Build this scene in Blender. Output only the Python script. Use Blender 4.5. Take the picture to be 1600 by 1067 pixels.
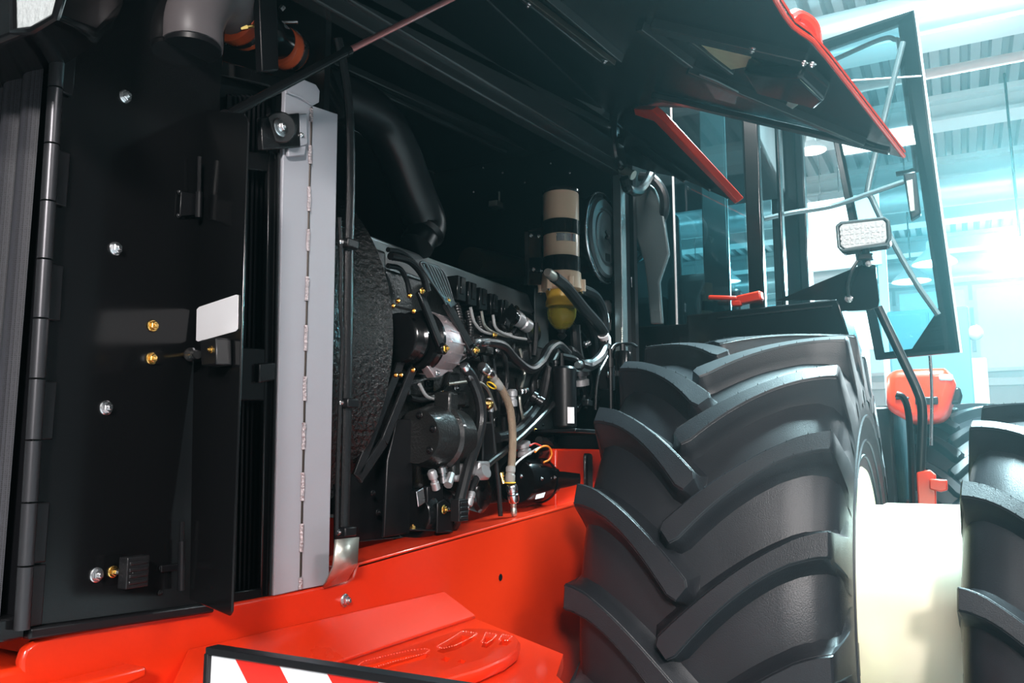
import bpy, bmesh, math, random
from mathutils import Vector as V, Matrix, Euler
random.seed(7)
for o in list(bpy.data.objects): bpy.data.objects.remove(o)
sc = bpy.context.scene; COL = sc.collection
R = math.radians
# ------------------------------------------------------------------ camera, world, exposure
FPX = 1300.0
CAM = V((0, 0, 1.6)); CROT = Euler((R(97.7), 0, R(28.3))).to_matrix()
cd = bpy.data.cameras.new('camera'); cam = bpy.data.objects.new('camera', cd); COL.objects.link(cam)
cd.sensor_width = 36; cd.lens = 36*FPX/1600; cd.clip_start = .02; cd.clip_end = 200
cam.location = CAM; cam.rotation_euler = CROT.to_euler(); sc.camera = cam
sc.view_settings.view_transform = 'Standard'; sc.view_settings.look = 'None'
sc.view_settings.exposure = 0.0; sc.view_settings.gamma = 1; sc.view_settings.use_curve_mapping = False
w = bpy.data.worlds.new('hall_air'); sc.world = w; w.use_nodes = True
w.node_tree.nodes['Background'].inputs[0].default_value = (.55, .75, .8, 1)
w.node_tree.nodes['Background'].inputs[1].default_value = .05
hz_ = w.node_tree.nodes.new('ShaderNodeVolumeScatter')      # thin cool haze added to stand in for the cyan flare veil
hz_.inputs['Color'].default_value = (.55, .94, 1, 1); hz_.inputs['Density'].default_value = .0045; hz_.inputs['Anisotropy'].default_value = .8
w.node_tree.links.new(hz_.outputs[0], w.node_tree.nodes['World Output'].inputs['Volume'])
cy_ = sc.cycles; cy_.max_bounces = 7; cy_.diffuse_bounces = 3; cy_.glossy_bounces = 4; cy_.transmission_bounces = 6; cy_.transparent_max_bounces = 10; cy_.volume_bounces = 0; cy_.adaptive_threshold = .05
cy_.caustics_reflective = False; cy_.caustics_refractive = False
def ray(px, py):
    return CROT @ V(((px-800)/FPX, -(py-533.5)/FPX, -1))
def C(px, py, X=None, Y=None, Z=None):          # a photo direction met with a plane of the tractor's own axes
    d = ray(px, py)
    if X is not None: t = (X-CAM.x)/d.x
    elif Y is not None: t = (Y-CAM.y)/d.y
    else: t = (Z-CAM.z)/d.z
    return CAM + d*t
def CP(px, py, p, n):
    d = ray(px, py); return CAM + d*((p-CAM).dot(n)/d.dot(n))
def path(lst, X): return [C(a, b, X=X) if len(c) == 0 else C(a, b, X=c[0]) for a, b, *c in lst]
# ------------------------------------------------------------------ materials
MAT = {}
def mat(name, col, rough=.5, metal=0, coat=0, bump=0, bscale=60, var=0, vscale=6, trans=0, ior=1.45, emit=0, spec=.5, rvar=0, bdist=.004):
    m = bpy.data.materials.new(name); m.use_nodes = True; nt = m.node_tree; b = nt.nodes['Principled BSDF']
    b.inputs['Base Color'].default_value = (*col, 1); b.inputs['Roughness'].default_value = rough
    b.inputs['Metallic'].default_value = metal; b.inputs['Coat Weight'].default_value = coat
    b.inputs['Coat Roughness'].default_value = .08
    b.inputs['Transmission Weight'].default_value = trans; b.inputs['IOR'].default_value = ior
    b.inputs['Specular IOR Level'].default_value = spec
    if emit:
        b.inputs['Emission Color'].default_value = (*col, 1); b.inputs['Emission Strength'].default_value = emit
    tc = nt.nodes.new('ShaderNodeTexCoord')
    if var or rvar:
        n = nt.nodes.new('ShaderNodeTexNoise'); n.inputs['Scale'].default_value = vscale; n.inputs['Detail'].default_value = 6
        nt.links.new(tc.outputs['Object'], n.inputs['Vector'])
        if var:
            mx = nt.nodes.new('ShaderNodeMix'); mx.data_type = 'RGBA'
            mx.inputs[6].default_value = (*[c*(1-var) for c in col], 1); mx.inputs[7].default_value = (*[min(1, c*(1+var)) for c in col], 1)
            nt.links.new(n.outputs['Fac'], mx.inputs[0]); nt.links.new(mx.outputs[2], b.inputs['Base Color'])
        if rvar:
            mr = nt.nodes.new('ShaderNodeMapRange'); mr.inputs[3].default_value = max(.02, rough-rvar); mr.inputs[4].default_value = rough+rvar
            nt.links.new(n.outputs['Fac'], mr.inputs[0]); nt.links.new(mr.outputs[0], b.inputs['Roughness'])
    if bump:
        n = nt.nodes.new('ShaderNodeTexNoise'); n.inputs['Scale'].default_value = bscale; n.inputs['Detail'].default_value = 4
        bp = nt.nodes.new('ShaderNodeBump'); bp.inputs['Strength'].default_value = bump; bp.inputs['Distance'].default_value = bdist
        nt.links.new(tc.outputs['Object'], n.inputs['Vector']); nt.links.new(n.outputs['Fac'], bp.inputs['Height'])
        nt.links.new(bp.outputs['Normal'], b.inputs['Normal'])
    MAT[name] = m; return m
mat('red_paint', (.62, .026, .004), .30, coat=.3, bump=.04, bscale=130, var=.06, vscale=3, rvar=.06)
mat('black_paint', (.004, .004, .0045), .16, rvar=.06, vscale=4, spec=.4)
mat('black_satin', (.005, .005, .006), .34, rvar=.1, vscale=9, spec=.4)
mat('black_crinkle', (.006, .006, .006), .22, bump=1.0, bscale=75, bdist=.012)
mat('black_speckle', (.006, .007, .008), .2, bump=.4, bscale=330)
mat('rib_black', (.018, .02, .021), .25, spec=.6)
mat('hinge_steel', (.055, .055, .06), .34, metal=.7)
mat('cast_black', (.012, .012, .012), .28, bump=.5, bscale=140, coat=.3)
mat('grey_paint', (.31, .315, .345), .45, bump=.05, bscale=180, var=.05, vscale=5)
mat('weld', (.42, .37, .38), .4, metal=.6, bump=.9, bscale=260)
mat('rubber', (.013, .014, .017), .38, bump=.22, bscale=300, var=.25, vscale=5, rvar=.07)
mat('hose_rubber', (.010, .010, .011), .28, bump=.2, bscale=260)
mat('steel', (.62, .62, .63), .25, metal=1, rvar=.08, vscale=40)
mat('cover_grey', (.40, .40, .40), .4, metal=.3, bump=.1)
mat('zinc', (.52, .52, .46), .38, metal=.9, bump=.15, bscale=160, var=.2, vscale=25)
mat('brass', (.75, .48, .15), .25, metal=1)
mat('aluminium', (.56, .47, .48), .42, metal=.8, bump=.4, bscale=90, var=.1)
mat('pale_casting', (.40, .40, .41), .38, metal=.6, bump=.3, bscale=120)
mat('cream_paint', (.80, .74, .58), .32, coat=.3, var=.03, vscale=4)
mat('rim_cream', (.74, .68, .42), .35, coat=.3, var=.04)
mat('beige_plastic', (.68, .50, .35), .33, coat=.2)
mat('yellow_plastic', (.62, .38, .04), .35)
mat('amber_glass', (.95, .78, .08), .05, trans=.88, ior=1.25)
mat('fuel', (.45, .24, .08), .1, trans=.4, ior=1.3)
mat('silicone', (.50, .075, .022), .38, var=.1, vscale=18)
mat('grey_brown_plastic', (.085, .075, .078), .38, var=.1)
mat('white_label', (.85, .84, .86), .5)
mat('blue_label', (.02, .15, .55), .4)
mat('yellow_label', (.85, .55, .03), .5)
mat('red_wire', (.6, .03, .02), .4); mat('orange_wire', (.85, .25, .02), .4); mat('white_wire', (.6, .6, .6), .4)
mat('braid', (.36, .27, .19), .4, metal=.5, bump=1, bscale=420)
mat('clear_sleeve', (.7, .68, .64), .15, trans=.6, ior=1.2)
mat('strut_rod', (.55, .22, .21), .3, metal=.7)
mat('fairing', (.13, .16, .165), .24, metal=.5, bump=.15, bscale=240)
mat('lamp_lens', (.47, .50, .50), .15, bump=.8, bscale=90, spec=.8)
mat('lid_grey', (.075, .09, .095), .3, metal=.3)
mat('dark_wall', (.07, .075, .08), .6, var=.05)
mat('channel_brown', (.035, .026, .020), .35, metal=.4)
mat('yellow_zinc', (.70, .66, .42), .35, metal=.7, var=.2, vscale=20)
mat('seat_cloth', (.025, .028, .03), .8, bump=.3)
mat('concrete', (.32, .32, .325), .35, bump=.1, bscale=20, var=.15, vscale=2)
mat('deck_white', (.42, .42, .43), .5, var=.05)
mat('beam_white', (.80, .80, .80), .45)
mat('wall_panel', (.60, .62, .63), .55, var=.04)
mat('duct_steel', (.62, .63, .64), .38, metal=.7)
mat('pipe_pink', (.70, .38, .34), .45)
mat('lamp_white', (1, 1, 1), .3, emit=14)
mat('banner_light', (.9, 1, 1), .4, emit=.9)
mat('beige_column', (.62, .52, .40), .6)
mat('crate_teal', (.10, .22, .26), .5)
def glassmat(name, tint, refl=.12):
    m = bpy.data.materials.new(name); m.use_nodes = True; nt = m.node_tree; nt.nodes.clear()
    out = nt.nodes.new('ShaderNodeOutputMaterial'); mix = nt.nodes.new('ShaderNodeMixShader')
    t = nt.nodes.new('ShaderNodeBsdfTransparent'); g = nt.nodes.new('ShaderNodeBsdfGlossy')
    t.inputs[0].default_value = (*tint, 1); g.inputs['Roughness'].default_value = .02
    fr = nt.nodes.new('ShaderNodeFresnel'); fr.inputs[0].default_value = 1.5
    a = nt.nodes.new('ShaderNodeMath'); a.operation = 'ADD'; a.inputs[1].default_value = refl; a.use_clamp = True
    nt.links.new(fr.outputs[0], a.inputs[0]); nt.links.new(a.outputs[0], mix.inputs[0])
    nt.links.new(t.outputs[0], mix.inputs[1]); nt.links.new(g.outputs[0], mix.inputs[2]); nt.links.new(mix.outputs[0], out.inputs[0])
    MAT[name] = m
glassmat('cab_glass', (.62, .86, .90), .06)
glassmat('door_glass', (.66, .88, .92), .04)
def meshmat():
    m = mat('grille_cloth', (.05, .05, .055), .5); nt = m.node_tree; b = nt.nodes['Principled BSDF']
    tc = nt.nodes.new('ShaderNodeTexCoord'); vo = nt.nodes.new('ShaderNodeTexVoronoi'); vo.inputs['Scale'].default_value = 330
    vo.inputs['Randomness'].default_value = .15
    cr = nt.nodes.new('ShaderNodeValToRGB'); cr.color_ramp.elements[0].position = .25; cr.color_ramp.elements[1].position = .5
    cr.color_ramp.elements[0].color = (.003, .003, .003, 1); cr.color_ramp.elements[1].color = (.03, .03, .036, 1)
    nt.links.new(tc.outputs['Object'], vo.inputs['Vector']); nt.links.new(vo.outputs['Distance'], cr.inputs[0]); nt.links.new(cr.outputs[0], b.inputs['Base Color'])
meshmat()
def stripemat():
    m = mat('warning_stripes', (.8, .8, .8), .4); nt = m.node_tree; b = nt.nodes['Principled BSDF']
    tc = nt.nodes.new('ShaderNodeTexCoord'); sp = nt.nodes.new('ShaderNodeSeparateXYZ'); nt.links.new(tc.outputs['Object'], sp.inputs[0])
    a = nt.nodes.new('ShaderNodeMath'); a.operation = 'MULTIPLY_ADD'; a.inputs[1].default_value = .85      # x + .85 z
    nt.links.new(sp.outputs['Z'], a.inputs[0]); nt.links.new(sp.outputs['X'], a.inputs[2])
    k = nt.nodes.new('ShaderNodeMath'); k.operation = 'MULTIPLY_ADD'; k.inputs[1].default_value = 1/.131; k.inputs[2].default_value = STRIPE0
    nt.links.new(a.outputs[0], k.inputs[0])
    fr = nt.nodes.new('ShaderNodeMath'); fr.operation = 'FRACT'; nt.links.new(k.outputs[0], fr.inputs[0])
    gt = nt.nodes.new('ShaderNodeMath'); gt.operation = 'GREATER_THAN'; gt.inputs[1].default_value = .5; nt.links.new(fr.outputs[0], gt.inputs[0])
    mx = nt.nodes.new('ShaderNodeMix'); mx.data_type = 'RGBA'; mx.inputs[6].default_value = (.82, .82, .84, 1); mx.inputs[7].default_value = (.72, .02, .012, 1)
    nt.links.new(gt.outputs[0], mx.inputs[0]); nt.links.new(mx.outputs[2], b.inputs['Base Color'])
STRIPE0 = 100.1125
stripemat()
# ------------------------------------------------------------------ mesh helpers
def frame_of(ax):
    ax = V(ax).normalized(); h = V((0, 0, 1)) if abs(ax.z) < .9 else V((1, 0, 0))
    u = ax.cross(h).normalized(); return u, ax.cross(u).normalized(), ax
def spline(pts, sub=6):
    if len(pts) < 3 or sub < 2: return [V(p) for p in pts]
    P = [V(p) for p in pts]; P = [P[0]*2-P[1]]+P+[P[-1]*2-P[-2]]; out = []
    for i in range(1, len(P)-2):
        a, b, c, d = P[i-1:i+3]
        for k in range(sub):
            t = k/sub
            out.append(.5*((2*b)+(c-a)*t+(2*a-5*b+4*c-d)*t*t+(3*b-a-3*c+d)*t**3))
    return out+[P[-2]]
class MB:
    def __init__(s): s.v = []; s.f = []
    def add(s, vs, fs):
        n = len(s.v); s.v += [V(v) for v in vs]; s.f += [tuple(i+n for i in f) for f in fs]; return s
    def hexa(s, p): return s.add(p, [(3, 2, 1, 0), (4, 5, 6, 7), (0, 1, 5, 4), (1, 2, 6, 5), (2, 3, 7, 6), (3, 0, 4, 7)])
    def box(s, x0, x1, y0, y1, z0, z1):
        return s.hexa([(x0, y0, z0), (x1, y0, z0), (x1, y1, z0), (x0, y1, z0), (x0, y0, z1), (x1, y0, z1), (x1, y1, z1), (x0, y1, z1)])
    def obox(s, c, sx, sy, sz, rot=None):
        rot = rot or Matrix.Identity(3); c = V(c); q = []
        for z in (-.5, .5):
            for x, y in ((-.5, -.5), (.5, -.5), (.5, .5), (-.5, .5)): q.append(c+rot@V((x*sx, y*sy, z*sz)))
        return s.hexa(q)
    def bar(s, p, q, wd, th, up=(0, 0, 1)):           # straight bar of rectangular section
        p, q = V(p), V(q); a = (q-p).normalized(); u = a.cross(V(up)).normalized(); n = u.cross(a).normalized(); r = []
        for e in (p, q):
            r += [e-u*wd/2-n*th/2, e+u*wd/2-n*th/2, e+u*wd/2+n*th/2, e-u*wd/2+n*th/2]
        return s.hexa(r)
    def prism(s, poly, vec):
        poly = [V(p) for p in poly]; vec = V(vec); n = len(poly)
        nn = V((0, 0, 0))
        for i in range(n): nn += poly[i].cross(poly[(i+1) % n])
        if nn.dot(vec) < 0: poly = poly[::-1]
        fs = [tuple(range(n))[::-1], tuple(range(n, 2*n))]+[(i, (i+1) % n, n+(i+1) % n, n+i) for i in range(n)]
        return s.add(poly+[p+vec for p in poly], fs)
    def lathe(s, o, ax, prof, n=24, close=True, a0=0, a1=360):
        u, w_, a = frame_of(ax); o = V(o); full = abs(a1-a0-360) < 1e-6; m = n if full else n+1; vs = []
        for t, r in prof:
            for k in range(m):
                an = R(a0+(a1-a0)*k/n); vs.append(o+a*t+(u*math.cos(an)+w_*math.sin(an))*max(r, 1e-5))
        fs = []
        for i in range(len(prof)-1):
            for k in range(n):
                k2 = (k+1) % m; fs.append((i*m+k, i*m+k2, (i+1)*m+k2, (i+1)*m+k))
        if close and full:
            if prof[0][1] > 1e-4: fs.append(tuple(range(m))[::-1])
            if prof[-1][1] > 1e-4: fs.append(tuple(range((len(prof)-1)*m, len(prof)*m)))
        return s.add(vs, fs)
    def cyl(s, p, q, r, r2=None, n=16):
        p, q = V(p), V(q); return s.lathe(p, q-p, [(0, r), ((q-p).length, r if r2 is None else r2)], n)
    def tube(s, pts, r, n=8, sub=6, rib=0, flat=1):
        P = spline(pts, sub); m = len(P); vs = []; u = None
        for i in range(m):
            t = (P[min(i+1, m-1)]-P[max(i-1, 0)]).normalized()
            if u is None: u = frame_of(t)[0]
            u = (u-t*u.dot(t)).normalized(); w_ = t.cross(u)
            rr = r(i/(m-1)) if callable(r) else r
            if rib and i % 2: rr *= 1-rib
            for k in range(n):
                an = 2*math.pi*k/n; vs.append(P[i]+u*math.cos(an)*rr+w_*math.sin(an)*rr*flat)
        fs = [(i*n+k, i*n+(k+1) % n, (i+1)*n+(k+1) % n, (i+1)*n+k) for i in range(m-1) for k in range(n)]
        fs += [tuple(range(n))[::-1], tuple(range((m-1)*n, m*n))]
        return s.add(vs, fs)
    def ring(s, c, ax, R0, r, n=32, k=6):
        u, w_, a = frame_of(ax); pts = [V(c)+(u*math.cos(2*math.pi*i/n)+w_*math.sin(2*math.pi*i/n))*R0 for i in range(n)]
        vs = []; 
        for i, p in enumerate(pts):
            d = (p-V(c)).normalized()
            for j in range(k): vs.append(p+(d*math.cos(2*math.pi*j/k)+a*math.sin(2*math.pi*j/k))*r)
        return s.add(vs, [(i*k+j, ((i+1) % n)*k+j, ((i+1) % n)*k+(j+1) % k, i*k+(j+1) % k) for i in range(n) for j in range(k)])
    def ball(s, c, r, n=12, sz=1):
        return s.lathe(V(c)-V((0, 0, r*sz)), (0, 0, 1), [(r*sz*(1-math.cos(math.pi*i/8)), r*math.sin(math.pi*i/8)) for i in range(9)], n, close=False)
WORLD = {}
def mesh(name, mb, m, ang=35):
    me = bpy.data.meshes.new(name); me.from_pydata([tuple(v) for v in mb.v], [], mb.f); me.validate()
    bm = bmesh.new(); bm.from_mesh(me); bmesh.ops.recalc_face_normals(bm, faces=bm.faces); bm.to_mesh(me); bm.free()
    me.materials.append(MAT[m])
    for p in me.polygons: p.use_smooth = True
    me.set_sharp_from_angle(angle=R(ang)); return me
def link(name, data, parent=None, world=None, label=None, cat=None, group=None, kind=None):
    o = bpy.data.objects.new(name, data); COL.objects.link(o); world = world or Matrix.Identity(4); o.matrix_basis = world; WORLD[o.name] = world
    if parent is not None:
        o.parent = parent; o.matrix_parent_inverse = WORLD[parent.name].inverted()
    if label: o['label'] = label
    if cat: o['category'] = cat
    if group: o['group'] = group
    if kind: o['kind'] = kind
    return o
def ob(name, mb, m, parent=None, label=None, bevel=0, ang=35, seg=2, **kw):
    o = link(name, mesh(name, mb, m, ang), parent, None, label, **kw)
    if bevel:
        b = o.modifiers.new('bevel', 'BEVEL'); b.width = bevel; b.segments = seg; b.limit_method = 'ANGLE'; b.angle_limit = R(40); b.harden_normals = False
    return o
def empty(name, loc, label, cat, group=None, parent=None):
    return link(name, None, parent, Matrix.Translation(V(loc)), label, cat, group)
def orient(p, ax, s=1):
    u, w_, a = frame_of(ax); m = Matrix((u, w_, a)).transposed().to_4x4(); return Matrix.Translation(V(p)) @ m @ Matrix.Scale(s, 4)
_b = MB().lathe((0, 0, 0), (0, 0, 1), [(0, 1), (.18, 1), (.28, .86)], 20).lathe((0, 0, .2), (0, 0, 1), [(0, .72), (.5, .72), (.6, .6)], 6).lathe((0, 0, .75), (0, 0, 1), [(0, .36), (.35, .36), (.42, .28)], 12)
BOLT = {k: mesh('bolt', _b, k, 30) for k in ('steel', 'brass', 'black_satin')}
def bolt(p, ax, r, parent, m='steel', label=None): return link('bolt', BOLT[m], parent, orient(p, ax, r), label)
OUT = V((1, 0, 0))
# ------------------------------------------------------------------ hall: floor, walls, ceiling
HX0, HX1, HY0, HY1, HZ = -17, 11, -9, 27, 7.6
ob('floor', MB().box(HX0, HX1, HY0, HY1, -.2, 0), 'concrete', kind='structure', label='grey polished concrete hall floor')
wl = ob('wall_left', MB().box(HX0-.2, HX0, HY0, HY1, 0, HZ+.6), 'wall_panel', kind='structure', label='pale panelled left hall wall')
wr = ob('wall_right', MB().box(HX1, HX1+.2, HY0, HY1, 0, HZ+.6), 'dark_wall', kind='structure', label='dark panelled right hall wall')
wf = ob('wall_front', MB().box(HX0, HX1, HY0-.2, HY0, 0, HZ+.6), 'dark_wall', kind='structure', label='dark hall wall behind the viewer')
wb = ob('wall_back', MB().box(HX0, HX1, HY1, HY1+.2, 0, HZ+.6), 'wall_panel', kind='structure', label='far hall wall with added glowing windows')
for k in range(9):
    z = .5+k*.75
    ob('cladding_rail', MB().box(HX0, HX1, HY1-.10, HY1, z, z+.22), 'beam_white', wb, bevel=.02)
ce = ob('ceiling', MB().box(HX0, HX1, HY0, HY1, HZ+.28, HZ+.4), 'deck_white', kind='structure', label='white corrugated steel deck hall ceiling on beams')
dk = MB(); pw = 1.4
for i in range(5):
    x = i*.28
    dk.add([(x, 0, .25), (x+.09, 0, .25), (x+.12, 0, .10), (x+.25, 0, .10), (x+.28, 0, .25),
            (x, 4.0, .25), (x+.09, 4.0, .25), (x+.12, 4.0, .10), (x+.25, 4.0, .10), (x+.28, 4.0, .25)],
           [(0, 1, 6, 5), (1, 2, 7, 6), (2, 3, 8, 7), (3, 4, 9, 8)])
DK = mesh('deck_sheet', dk, 'deck_white', 20)
for j in range(9):
    for i in range(20):
        link('deck_sheet', DK, ce, Matrix.Translation(V((HX0+i*pw, HY0+j*4, HZ))))
bmm = MB().box(0, HX1-HX0, 0, .6, .0, .1).box(0, HX1-HX0, .22, .38, -.30, .0).box(0, HX1-HX0, .0, .6, -.36, -.30)
BE = mesh('roof_beam', bmm, 'beam_white', 30)
for j in range(11):
    link('roof_beam', BE, ce, Matrix.Translation(V((HX0, HY0+.6+j*3.4, HZ))))
# ------------------------------------------------------------------ hall lamps, with lamps and windows added for their light
def area(name, loc, sx, sy, power, col, rot=(0, 0, 0), parent=None):
    l = bpy.data.lights.new(name, 'AREA'); l.shape = 'RECTANGLE'; l.size = sx; l.size_y = sy; l.energy = power; l.color = col
    return link(name, l, parent, Matrix.LocRotScale(V(loc), Euler(rot), V((1, 1, 1))))
KEY = (1, .95, .93); COOL = (.86, .97, 1)
def luminaire(x, y, sx, sy, power, col, label):
    e = empty('ceiling_luminaire', (x, y, HZ-.75), label, 'ceiling light', 'long ceiling luminaires')
    ob('housing', MB().box(x-sx/2-.05, x+sx/2+.05, y-sy/2-.05, y+sy/2+.05, HZ-.72, HZ-.62), 'beam_white', e, bevel=.01)
    ob('diffuser', MB().box(x-sx/2, x+sx/2, y-sy/2, y+sy/2, HZ-.735, HZ-.72), 'lamp_white', e)
    for dx in (-sx*.4, sx*.4): ob('suspension_rod', MB().cyl((x+dx, y, HZ-.62), (x+dx, y, HZ+.1), .012, n=6), 'steel', e)
    area('lamp_light', (x, y, HZ-.76), sx, sy, power, col, parent=e)
LUM = [(1.6, -1.6, 2.4, .8, 460, KEY, 'long luminaire overhead beside the front of the tractor'),
       (8.6, -.6, 1.2, 3.2, 700, KEY, 'added wide luminaire overhead far right, placed to light the engine bay'),  # added out of view so light reaches the engine under the hood panel
       (-1.5, -4.0, 2.4, .8, 260, KEY, 'long luminaire overhead in front of the grille'),
       (0.4, 5.2, .8, 2.6, 3200, (.6, .93, 1), 'cool white luminaire above the cab door side'),
       (-5.2, 9.0, .8, 2.6, 500, COOL, 'cool white luminaire behind the cab'),
       (4.8, 14.0, .8, 3.0, 700, COOL, 'cool white luminaire in the middle of the hall'),
       (-6.0, 16.0, .8, 3.0, 500, COOL, 'cool white luminaire far left of the hall')]
for l in LUM: luminaire(*l)
# glowing window band added in the far wall to bring cool light
mat('added_glow_pane', (.62, .95, 1.0), .3, emit=.35)
for i in range(10):
    x = -9.5+i*2.0
    wn = ob('window_%d' % (i+1), MB().box(x, x+1.9, HY1-.16, HY1-.1, 3.9, 4.0).box(x, x+1.9, HY1-.16, HY1-.1, 6.3, 6.4).box(x, x+.1, HY1-.16, HY1-.1, 4, 6.3).box(x+1.8, x+1.9, HY1-.16, HY1-.1, 4, 6.3), 'beam_white', kind='structure', label='added glowing window in the far hall wall')
    ob('pane', MB().box(x+.1, x+1.8, HY1-.13, HY1-.11, 4, 6.3), 'added_glow_pane', wn)
area('window_fill', (0.5, HY1-.3, 5.15), 19, 2.3, 900, COOL, (R(-90), 0, 0), wb)  # added cool fill, no daylight source known there
SL = V((3.2, -5.4, 4.4)); sld = (V((-1.5, 2.4, 2.0))-SL).normalized()
se = empty('fill_lamp', (SL.x, SL.y, 0), 'added fill lamp on a tall stand, unseen, facing the engine bay', 'lamp')  # unseen lamp added to brighten the engine bay
ob('lamp_head', MB().lathe(SL-sld*.35, sld, [(0, .2), (.05, .3), (.3, .52), (.34, .52)], 32), 'black_satin', se)
ob('lamp_face', MB().lathe(SL-sld*.008, sld, [(0, .5), (.006, .5)], 32), 'lamp_white', se)
ob('mast', MB().cyl((SL.x, SL.y, .05), SL-sld*.2, .03, n=12), 'black_satin', se)
for k_ in range(3):
    a_ = R(k_*120+30); ob('leg', MB().cyl((SL.x, SL.y, .7), (SL.x+.6*math.cos(a_), SL.y+.6*math.sin(a_), .015), .015, n=8), 'black_satin', se)
ll_ = bpy.data.lights.new('fill_light', 'AREA'); ll_.shape = 'DISK'; ll_.size = 1.0; ll_.energy = 240; ll_.color = KEY; ll_.spread = R(100)
link('fill_light', ll_, se, Matrix.Translation(SL+sld*.03) @ sld.to_track_quat('-Z', 'Y').to_matrix().to_4x4())
fp = C(1592, 388, Y=15)
fe = empty('flare_lamp', fp, 'added cool lamp standing in for the flare at the right of the hall', 'lamp')  # added lamp, lights the haze to make the flare glow
fdn = (V((-1.5, 3, 1.4))-fp).normalized()
ob('reflector', MB().lathe(fp-fdn*.25, fdn, [(0, .06), (.05, .1), (.24, .19), (.25, .19)], 32), 'beam_white', fe)
ob('lens', MB().lathe(fp+fdn*.002, fdn, [(0, .18), (.012, .18)], 32), 'lamp_white', fe)
ob('hanger', MB().cyl(fp-fdn*.2, (fp.x, fp.y, HZ+.1), .02, n=8), 'black_satin', fe)
sl_ = bpy.data.lights.new('flare_light', 'SPOT'); sl_.energy = 5600; sl_.spot_size = R(120); sl_.spot_blend = .6; sl_.shadow_soft_size = .3; sl_.color = (.45, .92, 1)
link('flare_light', sl_, fe, Matrix.Translation(fp+fdn*.05) @ fdn.to_track_quat('-Z', 'Y').to_matrix().to_4x4())
# ================================================================== THE TRACTOR
XF = -1.30; XC = -1.86
T = empty('tractor', (XC, 4, 0), 'large red tractor with raised black-lined hood, bare engine bay and dual front tyres', 'tractor')
def cpoly(lst, X): return [C(a, b, X=X) for a, b in lst]
# ---- frame rail
rail = MB().prism(cpoly([(36, 1120), (33, 1034), (40, 1014), (58, 1000), (90, 990), (330, 949), (518, 914), (541, 909), (552, 902), (559, 880), (907, 785), (1020, 753)], XF)
                  + [V((XF, 3.9, .45)), V((XF, .84, .45))], (-.02, 0, 0))
ob('frame_rail', rail, 'red_paint', T, 'glossy orange-red steel frame rail under the engine', bevel=.006)
fr = bpy.data.objects['frame_rail']
a, b = C(559, 880, X=XF), C(1020, 753, X=XF)
ob('flange', MB().prism([a, b, b+V((-.14, 0, .0)), a+V((-.14, 0, .0))], (0, 0, -.014)), 'red_paint', fr, bevel=.004)
ob('frame_rail', MB().box(-2.44, -2.42, .84, 3.9, .85, 1.33), 'red_paint', T, 'far-side red frame rail', bevel=.006)
ob('cross_member', MB().box(-2.42, XF-.02, .80, .90, .88, 1.27).box(-2.42, XF+.0, .74, .84, .95, 1.275), 'red_paint', T, 'red front cross member of the frame', bevel=.01)
ob('gusset', MB().prism([C(36, 1075, X=XF+.002), C(200, 1035, X=XF+.002), C(200, 1052, X=XF+.002), C(60, 1110, X=XF+.002)], (.05, 0, 0)), 'red_paint', fr, bevel=.006)
bolt(C(538, 938, X=XF), OUT, .0155, fr)
ob('slot', MB().lathe(C(782, 902, X=XF+.0005), OUT, [(0, .011), (.001, .011)], 16), 'black_satin', fr, 'black disc in place of a shaded drilled hole')  # flat black disc paints the shade inside a hole
ob('axle_carrier', MB().box(-1.9, -1.345, 2.85, 3.9, 1.2, 1.62), 'red_paint', T, 'red upright behind the tyre', bevel=.008)
ob('decal', MB().prism([C(868, 779, X=XF-.05)+V((0, 0, .001))*0, C(903, 776, X=XF-.05), C(897, 781, X=XF-.05), C(885, 783, X=XF-.05)], (0, 0, .002)), 'yellow_label', fr, 'small yellow decal')
# ---- step with perforated tread
ZS = 1.16
st = MB().prism([(-1.19, .98, ZS), (-1.19, 2.0, ZS), C(880, 1022, Z=ZS), C(862, 1050, Z=ZS)+V((.02, -.02, 0)), (-.60, 1.40, ZS), (-.60, .98, ZS)], (0, 0, -.03))
step = ob('step', st, 'red_paint', T, 'orange-red mounting step with slotted raised tread')
u1, u2 = C(292, 1020, X=XF), C(692, 928, X=XF)
ob('back_strip', MB().prism([u1, u2, V((-1.19, 2.0, ZS)), V((-1.19, .98, ZS))], (.004, 0, .008)), 'red_paint', step, bevel=.003)
ob('side_cheek', MB().prism([C(292, 1020, X=XF), V((-1.19, .98, ZS)), V((-.6, .98, ZS)), V((-.6, .98, ZS-.25)), V((XF, .99, ZS-.25))], (0, .012, 0)), 'red_paint', step, bevel=.003)
def zc(lst, z): return [C(a, b, Z=z) for a, b in lst]
zt = ZS+.028
def strip(lo, hi, z0=ZS, z1=zt):                 # a raised wall of constant height between two pixel-traced borders on the step
    m = MB(); A = zc(lo, z1); B = zc(hi, z1); n = len(A); dz = V((0, 0, z0-z1))
    vs = A+B+[p+dz for p in A]+[p+dz for p in B]; fs = []
    for i in range(n-1):
        fs += [(i, i+1, n+i+1, n+i), (2*n+i, 3*n+i, 3*n+i+1, 2*n+i+1), (i, 2*n+i, 2*n+i+1, i+1), (n+i, n+i+1, 3*n+i+1, 3*n+i)]
    fs += [(0, n, 3*n, 2*n), (n-1, 3*n-1, 4*n-1, 2*n-1)]
    return m.add(vs, fs)
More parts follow.
